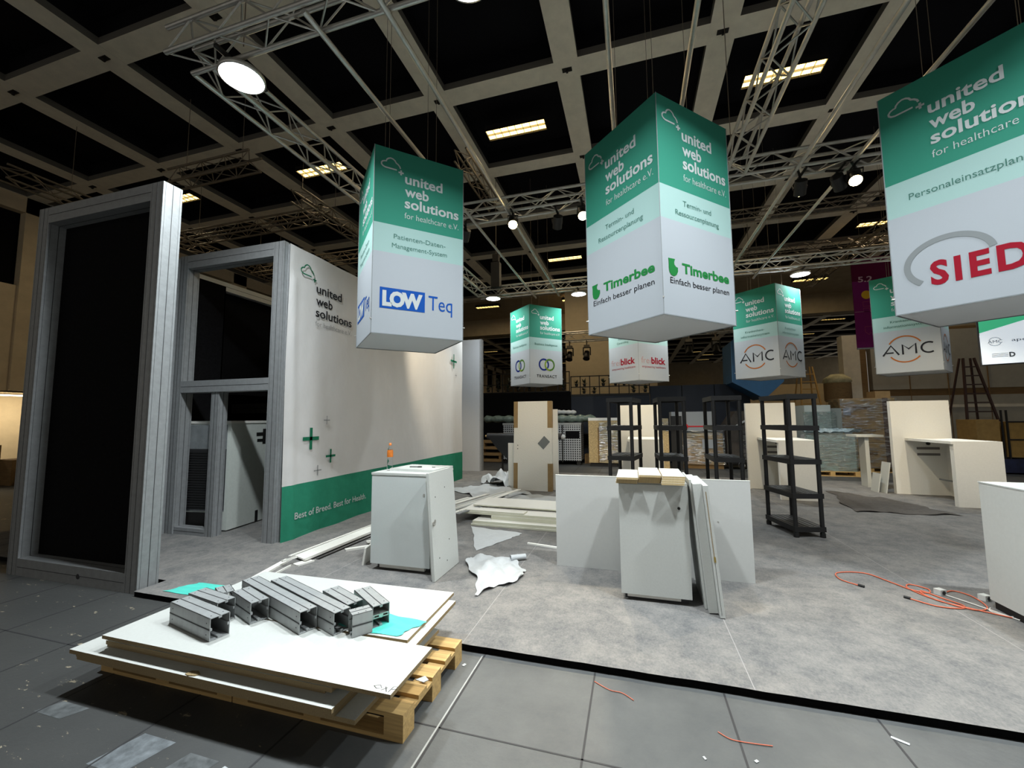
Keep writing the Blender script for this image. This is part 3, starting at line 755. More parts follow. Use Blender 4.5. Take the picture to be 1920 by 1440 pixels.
m = MB(); m.box(0, .003, .66, .73, 1.30, 1.56); m.box(0, .003, .52, .66, 1.44, 1.50); m.box(0, .003, .54, .66, 1.34, 1.39); m.box(0, .003, .56, .62, .02, .20); m.build('black_tape', BLACK, t)
m = MB(); m.box(0, .035, .0, .30, 0, 1.72); tag(m.build('cream_board', CREAM, None, (-6.05, 5.92, .051), R(8)), 'cream board standing behind the white fridge in the cabin', 'board')

# ================================================================== PRINTED CLOTH WALL
WX = -4.80
t = thing('cloth_wall', 'long white printed cloth wall with green base band', 'wall banner', (WX, 4.66, .0))
m = MB(); m.box(-.035, -.006, .07, 6.45, .05, 4.36); m.build('frame_panel', GALU2, t)
ny, nz = 130, 60; rr = random.Random(5)
m = MB(); vs = []; fs = []; mi = []
def fold(y, z):
    e = max(0, 1-z/.9)
    d = .024+.012*math.sin(y*2.1+z*.7)*math.sin(z*1.3+.4)+.006*math.sin(y*7+z*2.2)
    d += .030*e*abs(math.sin(y*3.3+.5))+.02*math.exp(-((y-.25+z*.03)/.06)**2)*(1 if z < 3.9 else .2)
    return d
for i in range(ny+1):
    y = .05+6.37*i/ny
    for j in range(nz+1):
        zz = .02+(4.36-.02)*j/nz
        if j == 0: zz += .018*math.sin(y*4.1)+.02*math.sin(y*1.7)
        vs.append((fold(y, zz), y, zz))
def band(y): return .84-.012*y+.05*math.sin(y*.6)*.3
for i in range(ny):
    for j in range(nz):
        a = i*(nz+1)+j; fs.append((a, a+nz+1, a+nz+2, a+1))
        zc = .02+4.34*(j+.5)/nz; mi.append(1 if zc < .82 else 0)
m.add(vs, fs, mi, None, True); m.build('printed_cloth', [CLOTH, GREENC], t)
F = Face((.034, 0, 0), (0, 1, 0), off=.012)
def Y(y): return y-4.66
l = MB(); F.stroke(l, cloud_pts(Y(4.90), 3.965, .27, .19), .020); cross(F, l, Y(5.185), 3.955, .075, .02, 0); l.build('cloud_print', INKGR, t)
l = MB(); F.text(l, 'united', Y(5.23), Y(5.82), 3.77, .145, 0, .012); F.text(l, 'web', Y(5.23), Y(5.60), 3.575, .145, 0, .012); F.text(l, 'solutions', Y(5.23), Y(6.09), 3.385, .145, 0, .012); l.build('name_print', INKB, t)
l = MB(); F.text(l, 'for healthcare e.V.', Y(5.23), Y(6.09), 3.235, .085, 0, -.01); l.build('subtitle_print', INKLG, t)
l = MB(); F.text(l, 'Best of Breed. Best for Health.', Y(4.92), Y(6.57), .325, .095, 0, .008, k=3.6); l.build('slogan_print', INKW, t)
l = MB(); cross(F, l, Y(5.22), 1.47, .33, .055, 0); cross(F, l, Y(5.66), 1.17, .22, .035, 0); cross(F, l, Y(10.45), 3.36, .40, .055, 0); l.build('plus_print', INKGR, t)
l = MB(); cross(F, l, Y(5.55), 1.75, .14, .014, 0); cross(F, l, Y(5.38), .97, .16, .014, 0); cross(F, l, Y(10.6), 2.98, .12, .02, 0); l.build('plus_print', INKLG, t)
m = MB(); m.box(-1.7, 0, 0, .18, .05, 4.42, 0); m.box(-.06, .002, -.004, .184, .05, 4.42, 1)
tag(m.build('wall_panel', [mat('pale_grey_panel', (.42, .44, .47), .6, var=.03, scale=20), GALU2], None, (-4.80, 12.75, 0)), 'plain grey wall panel standing behind the cloth wall', 'wall panel')

# ================================================================== PALLETS WITH BOARDS AND TUBES
def pallet(name, label, loc, rotz=0, L=1.2, W=.8, group=None):
    t = thing(name, label, 'pallet', loc, rotz, group)
    for y, wd in ((0, .12), (.17, .10), (.34, .12), (.52, .10), (.68, .12)):
        m = MB(); m.box(0, L, y, y+wd, .122, .144); m.build('deck_board', WOOD, t)
    for x in (0, L/2-.06, L-.12):
        m = MB(); m.box(x, x+.12, 0, W, .10, .122); m.build('stringer', WOOD, t)
        for y in (0, W/2-.06, W-.12):
            m = MB(); m.box(x, x+.12, y, y+.12, .022, .10); m.build('block', WOODD if 0 else WOOD, t)
    for y in (0, W/2-.06, W-.12):
        m = MB(); m.box(0, L, y, y+.12, 0, .022); m.build('bottom_board', WOOD, t)
    return t
pallet('wooden_pallet', 'wooden pallet sticking out at the right under the white boards', (-2.45, 2.11, 0))
pallet('wooden_pallet', 'wooden pallet hidden under the left half of the white boards', (-3.66, 2.11, 0))
m = MB()
F = Face((-1.45, 2.80, .1445), (1, 0, 0), (0, 1, 0), .001)
def board(name, label, x0, x1, y0, y1, z0, z1, cat='board', rot=0, mats=None, group='white boards stacked on the pallets', notch=None):
    cx, cy = (x0+x1)/2, (y0+y1)/2
    m = MB(); m.box(x0-cx, x1-cx, y0-cy, y1-cy, 0, z1-z0, (1, 0))
    o = m.build(name, mats or [WHITE, CHIP], None, (cx, cy, z0), rot)
    return tag(o, label, cat, group)
b1 = board('white_board', 'lowest white board of the stack, its brown edge at the very bottom', -3.56, -1.50, 2.06, 2.9, .145, .185)
b2 = board('white_board', 'white board with screw holes jutting out at the front right of the stack', -3.58, -1.42, 1.925, 2.88, .186, .210)
b4 = board('white_board', 'white board just under the chipped one, edge flush with it', -3.57, -1.54, 1.915, 2.8, .211, .236)
b3 = board('white_board', 'chipped white board with a bright front strip below the topmost board', -3.60, -1.54, 1.895, 2.85, .237, .262)
b5 = board('white_board', 'white board recessed in the stack, fourth layer', -3.40, -1.66, 1.985, 2.92, .263, .288)
b6 = board('white_board', 'white board recessed in the stack, fifth layer', -3.38, -1.60, 1.965, 2.95, .289, .314)
b7 = board('white_board', 'white board below the tubes with corner at the back right', -3.30, -1.42, 2.40, 3.14, .340, .360, rot=R(1.2))
b8 = board('white_board', 'white board under the back one, grey edge showing at right', -3.35, -1.36, 2.26, 3.04, .315, .339, rot=R(1.6))
b9 = board('white_board', 'topmost white board with a handwritten mark at its front corner', -3.37, -1.22, 1.935, 2.385, .340, .362)
m = MB(); F = Face((-1.1, -.24, .0215), (1, 0, 0), (0, 1, 0), .0006)
for q in ([(2.05,.055),(2.08,.07),(2.10,.05),(2.075,.04),(2.05,.055)], [(2.105,.035),(2.13,.06),(2.115,.065),(2.14,.03)], [(2.15,.03),(2.155,.075),(2.175,.08),(2.18,.06),(2.155,.055)]):
    F.stroke(m, q, .004)
m.build('handwritten_mark', INKB, b9)
m = MB()
for x, y in ((.35,.22),(.62,.34),(.9,.10),(1.3,.30),(1.32,.26),(1.6,.2),(1.75,.31),(1.9,.12),(.2,.4),(1.1,.38)): m.cyl((x-1.1, y-.24, .0211), (x-1.1, y-.24, .0217), .004, 6)
m.build('screw_hole', GROOVE, b9)
m = MB(); m.prism([(-.03,-.012),(.0,-.02),(.04,-.012),(.06,.01),(.02,.03),(-.02,.02)], 0, .006); m.build('chipped_edge', CHIP, b3, (.02, -.457, .0245))
# teal film lying between boards and on the carpet
def sheet(name, label, quad, z, mtl, cat='sheet', amp=.02, nx=26, ny=20, seed=1, edge=.03, group=None, lift=0):
    r = random.Random(seed); ph = [r.random()*6 for _ in range(8)]
    a, b, c, d = [Vector((*p, 0)) for p in quad]
    cen = (a+b+c+d)/4; m = MB(); vs = []
    for i in range(nx+1):
        for j in range(ny+1):
            u, v = i/nx, j/ny
            eu = edge*(math.sin(v*9+ph[0])+.5*math.sin(v*23+ph[1])); ev = edge*(math.sin(u*8+ph[2])+.5*math.sin(u*21+ph[3]))
            p = (a*(1-u)+b*u)*(1-v)+(d*(1-u)+c*u)*v
            p = p+(b-a).normalized()*eu*(2*abs(u-.5))**2+(d-a).normalized()*ev*(2*abs(v-.5))**2
            h = abs(math.sin(u*7+v*5+ph[4])*math.sin(v*9-u*3+ph[5]))*amp+abs(math.sin((u+v)*19+ph[6]))*amp*.25+lift*math.exp(-((u-.5)**2+(v-.4)**2)*12)
            vs.append((p.x-cen.x, p.y-cen.y, h+.002))
    fs = [(i*(ny+1)+j, (i+1)*(ny+1)+j, (i+1)*(ny+1)+j+1, i*(ny+1)+j+1) for i in range(nx) for j in range(ny)]
    m.add(vs, fs, 0, None, True)
    o = m.build(name, mtl, None, (cen.x, cen.y, z)); return tag(o, label, cat, group)
sheet('teal_sheet', 'teal film sheet on the stack, hanging out beside the tubes at right', [(-2.5, 2.44), (-1.50, 2.44), (-1.40, 2.66), (-2.4, 2.80)], .3605, TEAL, amp=.006, edge=.01)
sheet('teal_sheet', 'teal film sheet lying on the carpet left behind the tubes', [(-4.58, 3.10), (-3.5, 3.12), (-3.5, 3.42), (-4.45, 3.36)], .0505, TEAL, amp=.004, edge=.01, seed=2)

def profile(name, label, x0, y0, x1, y1, z=.363, w=.118, h=.140, mitre=False, double=False):
    d = Vector((x1-x0, y1-y0)); L = d.length; a = math.atan2(d.y, d.x)
    t = thing(name, label, 'metal profile', (x0, y0, z), a, 'short aluminium tubes on the boards')
    k = .004; m = MB(); hw = w/2
    for s in (-1, 1):
        m.box(0, L, s*hw-(k if s > 0 else 0), s*hw+(0 if s > 0 else k), 0, h)
    m.box(0, L, -hw, hw, 0, k); m.box(0, L, -hw, hw, h-k, h)
    m.box(L*.0+.0, L, -.010, .010, h-.016, h-k); m.box(0, L, -hw, -hw+.014, h/2-.008, h/2+.008); m.box(0, L, hw-.014, hw, h/2-.008, h/2+.008); m.box(0, L, -.010, .010, k, .016)
    m.build('tube', GALU, t)
    g = MB(); e = .001
    g.box(0, L, -.003, .003, h, h+e); g.box(0, L, -hw-e, -hw, h/2-.003, h/2+.003); g.box(0, L, hw, hw+e, h/2-.003, h/2+.003)
    for q in (.04, L-.04):
        for s in (-.035, .035): g.cyl((q, s, h), (q, s, h+e), .004, 6); g.cyl((q, -hw-e, h/2+s), (q, -hw, h/2+s), .004, 6)
    g.build('groove', GROOVE, t)
    if double:
        g = MB(); g.box(0, L, -hw, hw, h/2-.012, h/2-.006); g.box(0, L, -hw, hw, h/2+.006, h/2+.012); g.cyl((L-.03, 0, h/2), (L, 0, h/2), .016, 6); g.build('web', TRUSSM, t)
    return t
profile('aluminium_tube', 'short aluminium tube alone at the front left of the group', -3.10, 2.225, -2.59, 2.115)
profile('aluminium_tube', 'aluminium tube just behind the front left one, red inside', -3.13, 2.365, -2.76, 2.295)
tb_ = profile('aluminium_tube', 'stubby aluminium tube in front of the longest two', -2.84, 2.475, -2.53, 2.355)
profile('aluminium_tube', 'longest aluminium tube, middle of the group', -2.96, 2.655, -2.10, 2.335)
profile('aluminium_tube', 'long aluminium tube right of the longest one', -2.74, 2.715, -1.875, 2.385)
profile('aluminium_tube', 'aluminium tube behind the right long one', -2.20, 2.66, -1.87, 2.51)
profile('aluminium_tube', 'aluminium tube with double chamber at the right end', -1.975, 2.725, -1.675, 2.525, double=True)
profile('aluminium_tube', 'tiny mitred aluminium tube piece on the teal film', -1.72, 2.47, -1.80, 2.37, w=.10)
profile('aluminium_tube', 'tiny aluminium tube piece at the back left', -3.12, 2.555, -2.98, 2.475, w=.10, h=.10)
m = MB(); m.prism([(-.03,-.02),(.03,-.03),(.05,.0),(.01,.03)], 0, .004); tag(m.build('paper_scrap', FOAM, None, (-1.31, 2.42, .1445)), 'crumpled paper scrap on the pallet stringer', 'scrap')

# ================================================================== LONG STRIPS ON THE CARPET, LEFT
def strip(label, x0, y0, x1, y1, w, h, z=.05, mtl=None, name='wall_strip', cat='strip', end=0):
    d = Vector((x1-x0, y1-y0)); L = d.length; a = math.atan2(d.y, d.x)
    m = MB(); m.prism([(0, -w/2), (L, -w/2), (L, w/2), (end, w/2)], 0, h*.6); m.prism([(0, -w/2), (L, -w/2), (L, -w/2+.012), (0, -w/2+.012)], h*.6, h)
    m.box(0, L, w*.1, w*.13, h*.6, h*.62)
    return tag(m.build(name, mtl or CREAM, None, (x0, y0, z), a), label, cat, 'dismantled strips on the carpet')
strip('broad white strip with a bevelled end lying left of the left cabinet', -3.93, 4.16, -3.87, 5.95, .24, .03, .075, end=.08)
strip('narrow white strip lying along the outer side of the broad one', -4.15, 4.28, -4.06, 6.1, .07, .03)
strip('white strip running from the tubes to the broad strip', -3.93, 3.42, -4.10, 4.20, .09, .02)
strip('thin white strip beside the tubes, inner side', -3.82, 3.5, -3.90, 4.02, .03, .02)
strip('small white strip piece below the end of the broad strip', -3.86, 4.06, -3.80, 4.25, .12, .018)
strip('dark edged strip under the broad white one', -3.76, 4.3, -3.70, 5.6, .04, .012, mtl=BARK)
strip('short white profile poking out behind the left cabinet, lower', -3.66, 4.68, -3.12, 5.25, .10, .025)
strip('short white profile poking out behind the left cabinet, upper', -3.55, 4.98, -3.12, 5.45, .08, .025, .076)
strip('tiny white hinge piece lying across the strips', -3.98, 3.98, -3.93, 4.14, .035, .02, z=.108)
m = MB(); m.box(0, .022, 0, .30, 0, .20); o = m.build('small_board', CREAM, None, (-3.10, 4.26, .052)); o.rotation_euler = (0, R(8), R(14)); tag(o, 'small cream board leaning on the left side of the left cabinet', 'board')

# ================================================================== LEFT CABINET
t = thing('cabinet', 'white cabinet with a bottle on top, left of the centre', 'cabinet', (-2.93, 4.19, .05))
m = MB(); m.box(0, .74, .02, .58, .075, 1.06); m.build('body', WHITE, t)
m = MB(); m.box(.04, .70, .08, .54, 0, .075); m.build('plinth', mat('dark_plinth', (.05, .05, .05), .6), t)
m = MB(); m.box(.09, .66, .04, .078, .02, .07); m.build('plinth_board', CREAM, t)
d = MB(); d.box(-.005, .745, 0, .02, .07, 1.065); d = d.build('door', WHITE_G, t)
m = MB(); m.cyl((.67, -.004, .86), (.67, .0, .86), .014, 14); m.build('lock', TRUSSM, d)
m = MB(); m.box(-.01, .75, -.005, .60, 1.065, 1.09); m.build('top', WHITE, t)
m = MB(); m.box(-.30, .30, -.23, .23, 0, .028); o = m.build('white_board', WHITE, None, (-2.50, 4.58, 1.141), R(-4)); tag(o, 'white board lying on top of the left cabinet', 'board')
m = MB(); m.cyl((-.07, 0, .006), (.07, .01, .006), .006, 6); m.box(.03, .08, -.008, .016, 0, .012); tag(m.build('black_pen', BLACK, None, (-2.56, 4.52, 1.17), R(8)), 'black pen lying on the left cabinet', 'pen')
m = MB(); m.cyl((-.02, 0, .004), (.02, .005, .004), .004, 6); tag(m.build('small_screw', BARK, None, (-2.33, 4.55, 1.17)), 'small dark screw lying right of the black pen', 'screw')
# bottle
t = thing('drink_bottle', 'clear plastic bottle with orange label and cap on the left cabinet', 'bottle', (-2.835, 4.40, 1.14))
GLASS, nt, b = nodes('clear_plastic'); b.inputs['Base Color'].default_value = (.95, .98, 1, 1); b.inputs['Transmission Weight'].default_value = 1; b.inputs['Roughness'].default_value = .08; b.inputs['IOR'].default_value = 1.08
ORL = mat('orange_label', (.55, .15, .015), .5, var=.2, scale=30)
m = MB(); m.lathe([(0, 0), (.030, 0), (.034, .01), (.034, .05), (.031, .06), (.034, .07), (.033, .115), (.028, .14), (.034, .165), (.035, .225), (.030, .25), (.014, .285), (.013, .30)], 20); m.build('bottle_body', GLASS, t)
m = MB(); m.lathe([(.0345, .160), (.0355, .165), (.0355, .225), (.031, .245)], 20); m.build('label', ORL, t)
m = MB(); m.lathe([(.0, .328), (.015, .328), (.016, .30), (.016, .298)], 14); m.build('cap', ORL, t)

def leaning(name, label, base, length, thick, height, lean, mats, rotz=0, round_=0, holes=(), slot=None, group=None, gap=0):
    """a board along +Y from base, leaning by `lean` degrees towards -X"""
    o = thing(name, label, 'board', base, 0, group)
    o.rotation_euler = (0, -R(lean), rotz)
    pts = [(0, 0), (length, 0)]
    if round_:
        for k in range(7): a = R(90*k/6); pts.append((length-round_+round_*math.sin(R(90)-a) if 0 else length-round_+round_*math.cos(a), height-round_+round_*math.sin(a)))
    else: pts.append((length, height))
    pts.append((0, height))
    M = Matrix(((0, 0, 1, 0), (1, 0, 0, 0), (0, 1, 0, 0), (0, 0, 0, 1)))
    m = MB(); m.prism(pts, 0, thick, (1, 0), M); m.build('panel', mats, o)
    if holes:
        m = MB()
        for (y, z) in holes: m.cyl((thick, y, z), (thick+.001, y, z), .008, 8)
        m.build('screw_hole', GROOVE, o)
    return o
LB = leaning('leaning_board', 'white board with a rounded corner leaning on the left cabinet', (-2.068, 4.03, .053), .62, .030, 1.12, 4.3, [WHITE, WHITE], round_=.07, holes=((.12, .85), (.36, .92), (.14, .2), (.4, .33), (.32, .12)))
m = MB(); m.box(.0305, .0345, .02, .07, .56, .60); m.cyl((.032, .03, .58), (.075, .0, .585), .006, 6); m.cyl((.034, .075, .60), (.036, .075, .60), .02, 12); m.build('bracket', TRUSSM, LB)
leaning('leaning_board', 'second white board squeezed between the rounded board and the left cabinet', (-2.100, 4.07, .053), .60, .028, 1.06, 4.3, [WHITE, WHITE])

# ================================================================== MIDDLE CABINET AND THE WIDE PANEL BEHIND IT
m = MB(); m.box(-.90, 1.15, 0, .03, 0, 1.035); o = m.build('wide_panel', [mat('pale_grey_laminate', (.46, .465, .45), .45, var=.02, scale=30)], None, (0, 4.87, .051)); tag(o, 'wide white panel standing across behind the middle cabinet', 'panel')
m = MB(); m.box(-.901, 1.151, -.001, .031, 0, .008); m.build('edge_band', WHITE, o, (0, 0, 1.028)); 
m = MB(); m.cyl((.83, -.004, .60), (.83, 0, .60), .007, 8); m.build('screw_hole', TRUSSM, o)
t = thing('cabinet', 'white cabinet with stacked small boards on top, middle foreground', 'cabinet', (-.15, 4.14, .05))
m = MB(); m.box(0, .61, .02, .60, .075, 1.06); m.build('body', WHITE, t)
m = MB(); m.box(.03, .59, .06, .56, 0, .075); m.build('plinth', mat('dark_plinth_board', (.04, .04, .045), .6), t)
m = MB(); m.box(.05, .52, .03, .062, .025, .07); m.build('plinth_board', CREAM, t)
d = MB(); d.box(-.004, .614, 0, .02, .06, 1.07); d = d.build('door', WHITE, t)
m = MB(); m.cyl((.53, -.006, .865), (.53, .0, .865), .013, 14); m.build('lock', BARK, d)
m = MB(); m.box(-.005, .615, .02, .61, 1.06, 1.085); m.build('top', WHITE, t)
def small_board(lb, x, y0, z, n_w=.195, n_l=.62, th=.019, rz=0):
    m = MB(); m.box(0, n_w, 0, n_l, 0, th, (1, 0)); o = m.build('small_shelf_board', [WHITE, mat_mdf], None, (x, y0, z), rz); return tag(o, lb, 'board', 'small boards stacked on the middle cabinet')
mat_mdf = mat('mdf_edge', (.50, .38, .20), .8, var=.12, scale=80)
z0 = 1.1365
for k, lb in enumerate(['bottom', 'middle', 'top']):
    small_board('small board, %s of the left stack on the middle cabinet' % lb, -.175+.004*k, 4.062-.008*k, z0+.0195*k)
for k, lb in enumerate(['bottom', 'second', 'third', 'top']):
    small_board('small board, %s of the centre stack on the middle cabinet' % lb, .028+.003*k, 4.128-.010*k, z0+.0195*k)
for k, lb in enumerate(['bottom', 'second', 'third', 'top']):
    small_board('small board, %s of the right stack on the middle cabinet' % lb, .232+.004*k, 4.045+.006*k, z0+.0195*k if k < 3 else z0+.0195*3)
leaning('leaning_board', 'thick white box panel leaning on the middle cabinet, inner one', (.583, 4.04, .058), .64, .072, 1.10, 4.6, [WHITE, WHITE])
LB2 = leaning('leaning_board', 'white slotted board leaning outermost on the middle cabinet', (.658, 3.97, .056), .66, .040, 1.10, 4.6, [WHITE, WHITE])
m = MB(); m.box(.012, .018, -.0015, 0, .50, 1.05, 0); m.box(.014, .016, -.0012, 0, .02, .50, 1); m.build('edge_slot', [CHIP, GROOVE], LB2)
m = MB(); m.box(.01, .024, -.003, 0, .455, .50); m.build('hinge_plate', mat('brass', (.5, .36, .1), .4, .8), LB2)
leaning('leaning_board', 'thin white board between the two leaning on the middle cabinet', (.563, 4.12, .054), .55, .018, 1.13, 4.6, [WHITE, WHITE])

# right edge counter
t = thing('counter', 'white counter box cut by the right edge of the picture', 'counter', (3.0, 3.95, .05))
m = MB(); m.box(0, 1.1, 0, .89, .07, 1.09); m.build('body', mat('counter_white', (.55, .55, .52), .4, var=.03, scale=30), t)
m = MB(); m.box(.02, 1.08, .02, .87, 0, .07); m.build('plinth', BLACK, t)
m = MB(); m.box(-.004, 1.104, -.004, .894, 1.09, 1.10); m.build('top', WHITE, t)

# ================================================================== BLACK SHELVES
def shelf_unit():
    t = thing('plastic_shelf', '', 'shelf')
    W, D = .41, .76
    for k, z in enumerate((.09, .55, 1.03, 1.51, 1.97)):
        m = MB()
        m.box(0, W, 0, D, z+.045, z+.055)
        for i in range(5): m.box(.035+i*.072, .060+i*.072, .03, D-.03, z+.055, z+.060)
        m.box(-.006, W+.006, -.006, .018, z-.012, z+.058); m.box(-.006, W+.006, D-.018, D+.006, z-.012, z+.058); m.box(-.006, .018, 0, D, z-.012, z+.058); m.box(W-.018, W+.006, 0, D, z-.012, z+.058)
        m.build('tray', BLACK, t)
    for x in (.026, W-.026):
        for y in (.026, D-.026):
            m = MB(); m.cyl((x, y, 0), (x, y, 2.0), .029, 10); m.cyl((x, y, 0), (x, y, .06), .036, 10); m.build('post', BLACK, t)
    return t
S0 = shelf_unit(); S0['group'] = 'black plastic shelves'
S0['label'] = 'empty black plastic shelf standing alone right of the wide panel'; S0.location = (2.15, 6.83, .051); S0.rotation_euler = (0, 0, R(12))
dup(S0, 'leftmost black plastic shelf behind the middle cabinet', (-.41, 6.93, .051), R(-11))
dup(S0, 'second black plastic shelf from the left', (.39, 6.93, .051), R(3))
dup(S0, 'third black plastic shelf from the left', (1.17, 6.93, .051), R(1))

# ================================================================== WHITE DEMO COUNTERS
def demo(label, x, y=11.16, big=1):
    t = thing('demo_counter', label, 'counter', (x, y, .05), 0, 'white counters with tall back panels')
    m = MB(); m.box(0, 1.05, 0, .10, 0, 2.03); m.build('back_panel', CREAM, t)
    m = MB(); m.box(.22, .98, -1.36, 0, 1.165, 1.215); m.build('worktop', CREAM, t)
    m = MB(); m.box(.26, .98, -1.36, -1.26, 0, 1.165); m.build('front_panel', CREAM, t)
    m = MB(); m.box(.93, .975, -1.26, 0, 0, 1.165); m.build('side_panel', CREAM, t)
    m = MB(); m.box(.42, .82, -.006, 0, .97, 1.02); m.box(.42, .82, -.006, 0, .84, .89); m.build('cable_slot', mat('slot_grey', (.16, .15, .14), .8), t)
    m = MB(); m.cyl((.62, -.03, 1.10), (.62, 0, 1.10), .035, 12); m.build('cable_outlet', BLACK, t)
    m = MB(); m.bar((.60, -.30, .38), (.93, -.9, .33), .02, .03); m.build('foot_rail', INKSG, t)
    return t
demo('white counter with tall back panel at the right, before the cardboard pallets', 5.50)
demo('white counter with tall back panel seen through the lone black shelf', 2.62)
demo('white counter with tall back panel behind the two left black shelves', -.35)
t = thing('side_table', 'small white table end left of the right demo counter', 'table', (5.0, 11.9, .05))
m = MB(); m.box(.15, .7, 0, .5, 1.20, 1.25); m.build('table_top', WHITE, t)
m = MB(); m.box(.36, .44, .1, .4, 0, 1.20); m.build('leg', WHITE, t)
for k, (x, h, lb) in enumerate([(5.20, .42, 'short white board leaning low beside the right demo counter, front one'), (5.30, .68, 'white board leaning beside the right demo counter, taller one')]):
    leaning('leaning_board', lb, (x, 11.25-.1*k, .052), .3, .02, h, -9, [WHITE, WHITE])
    bpy.context.scene.collection.objects[-1]

# ================================================================== WRAPPED DOOR PANEL
t = thing('wrapped_door', 'tall film wrapped white door with brown corner strips', 'door', (-2.80, 9.62, .05)); t.rotation_euler = (-R(2.2), 0, R(-2))
m = MB(); m.box(0, .94, 0, .12, 0, 2.12); m.build('door_leaf', mat('film_white_door', (.80, .78, .72), .25, bump=.35, bscale=22, stretch=(1, 1, 4)), t)
for x in (-.004, .84):
    for z in (0, 1.48): 
        m = MB(); m.box(x, x+.104, -.004, .124, z, z+.64); m.build('corner_strip', TAN, t)
m = MB(); F = Face((.60, -.005, .95), (1, 0, 0), (0, 0, 1), .002)
m.add([F.P(.0, .16), F.P(.14, .02), F.P(.30, .20), F.P(.16, .34)], [(0, 1, 2, 3)]); m.build('sticker', INKSG, t)
m = MB(); 
for z in (.98, 1.06): m.cyl((.10, -.003, z), (.10, 0, z), .012, 8)
m.build('lock_hole', GROOVE, t)
m = MB(); m.box(0, .25, 0, .05, 0, 1.10); tag(m.build('white_board', CREAM, None, (-2.98, 9.78, .052)), 'shorter cream board standing behind the wrapped door, left side', 'board')
m = MB(); m.box(0, .14, 0, .05, 0, 1.92); tag(m.build('white_board', CREAM, None, (-1.88, 9.80, .052)), 'tall cream board peeping out right of the wrapped door', 'board')

# ================================================================== BOARD PILE ON THE CARPET, CENTRE
PM = [CREAM, mat('cream_edge', (.55, .54, .42), .6)]
GRP = 'cream boards piled on the carpet'
board('cream_board', 'lowest cream board of the pile before the wrapped door', -2.55, -.2, 6.26, 6.72, .051, .075, mats=PM, group=GRP, rot=R(-2))
board('cream_board', 'second cream board of the pile, grooved front edge', -2.53, -.2, 6.28, 6.70, .076, .120, mats=PM, group=GRP, rot=R(-2))
board('cream_board', 'thick cream board in the middle of the pile', -2.25, -.2, 6.42, 7.3, .121, .175, mats=PM, group=GRP, rot=R(-3))
board('cream_board', 'wide cream board with angled left corner, upper in the pile', -2.84, -.1, 6.46, 7.45, .176, .215, mats=PM, group=GRP, rot=R(-3))
board('cream_board', 'narrow cream board lying on the front of the pile', -2.75, -1.72, 6.52, 6.72, .216, .235, mats=PM, group=GRP, rot=R(-3))
board('cream_board', 'topmost cream board of the pile', -2.72, -.1, 6.80, 7.50, .236, .255, mats=PM, group=GRP, rot=R(-3))
m = MB(); m.box(0, .45, 0, .035, 0, .02); tag(m.build('white_batten', CREAM, None, (-1.43, 5.55, .051), R(-12)), 'short white batten lying alone before the board pile', 'batten')
# foam and paper sheets
sheet('foam_sheet', 'crumpled white foam sheet on the carpet in the foreground', [(-2.02, 4.86), (-1.50, 3.86), (-1.16, 4.36), (-1.40, 4.98)], .051, FOAM, amp=.035, edge=.035, seed=4, lift=.03)
m = MB(); m.cyl((0, 0, .035), (.16, .10, .035), .034, 14, caps=False); tag(m.build('foam_roll', FOAM, None, (-1.46, 4.86, .052)), 'rolled end of white foam beside the crumpled sheet', 'foam')
sheet('foam_sheet', 'flat white sheet between the left cabinet and the board pile', [(-2.5, 6.2), (-2.0, 5.1), (-1.72, 5.75), (-1.62, 6.05)], .051, FOAM, amp=.006, edge=.012, seed=5)
sheet('foam_sheet', 'white sheet lying at the foot of the wrapped door, wavy', [(-4.3, 9.3), (-3.2, 8.3), (-2.2, 9.1), (-3.5, 10.2)], .051, FOAM, amp=.05, edge=.05, seed=6)
sheet('foam_sheet', 'big flat white sheet behind the board pile', [(-3.0, 7.55), (-1.4, 7.6), (-1.2, 8.9), (-2.6, 9.1)], .051, FOAM, amp=.025, edge=.04, seed=7)
sheet('foam_sheet', 'white sheet half hidden by the wide panel', [(-1.45, 7.75), (-.4, 7.7), (-.4, 8.5), (-1.3, 8.5)], .051, FOAM, amp=.01, edge=.02, seed=8)
sheet('plastic_wrap', 'heap of crumpled translucent wrap left of the wrapped door', [(-3.9, 10.2), (-3.0, 9.7), (-2.7, 10.5), (-3.3, 11.3)], .051, FOAM, cat='plastic wrap', amp=.20, edge=.09, seed=9, lift=.18)
m_grp = 'grey strips heaped behind the left cabinet'
for k in range(11):
    x = -4.0+.12*k; r_ = random.Random(k)
    o = strip(['strip lying farthest left in the heap behind the left cabinet', 'second strip from the left in the heap', 'third strip from the left in the heap', 'fourth strip from the left in the heap', 'fifth strip from the left in the heap', 'sixth strip from the left in the heap', 'seventh strip from the left in the heap', 'eighth strip from the left in the heap', 'ninth strip from the left in the heap', 'tenth strip from the left in the heap', 'strip lying nearest the board pile in the heap'][k],
              x+r_.uniform(-.05, .05), 6.3+r_.uniform(-.2, .2), x+.55+r_.uniform(-.1, .1), 8.6+r_.uniform(-.3, .3), .09, .016, .051+.0165*k, [CREAM, GALU2, WHITE][k % 3], 'heaped_strip')
    o['group'] = m_grp
sheet('carpet_offcut', 'dark ragged underlay piece on the carpet before the right counter', [(4.2, 11.2), (3.75, 8.9), (5.3, 8.95), (5.0, 10.3)], .051, RUG, cat='carpet piece', amp=.02, edge=.06, seed=11)
m = MB(); m.box(0, 2.9, 0, .08, 0, .03); tag(m.build('wooden_batten', WOOD, None, (4.1, 13.05, .002)), 'long wooden batten at the rear edge of the carpet', 'batten')

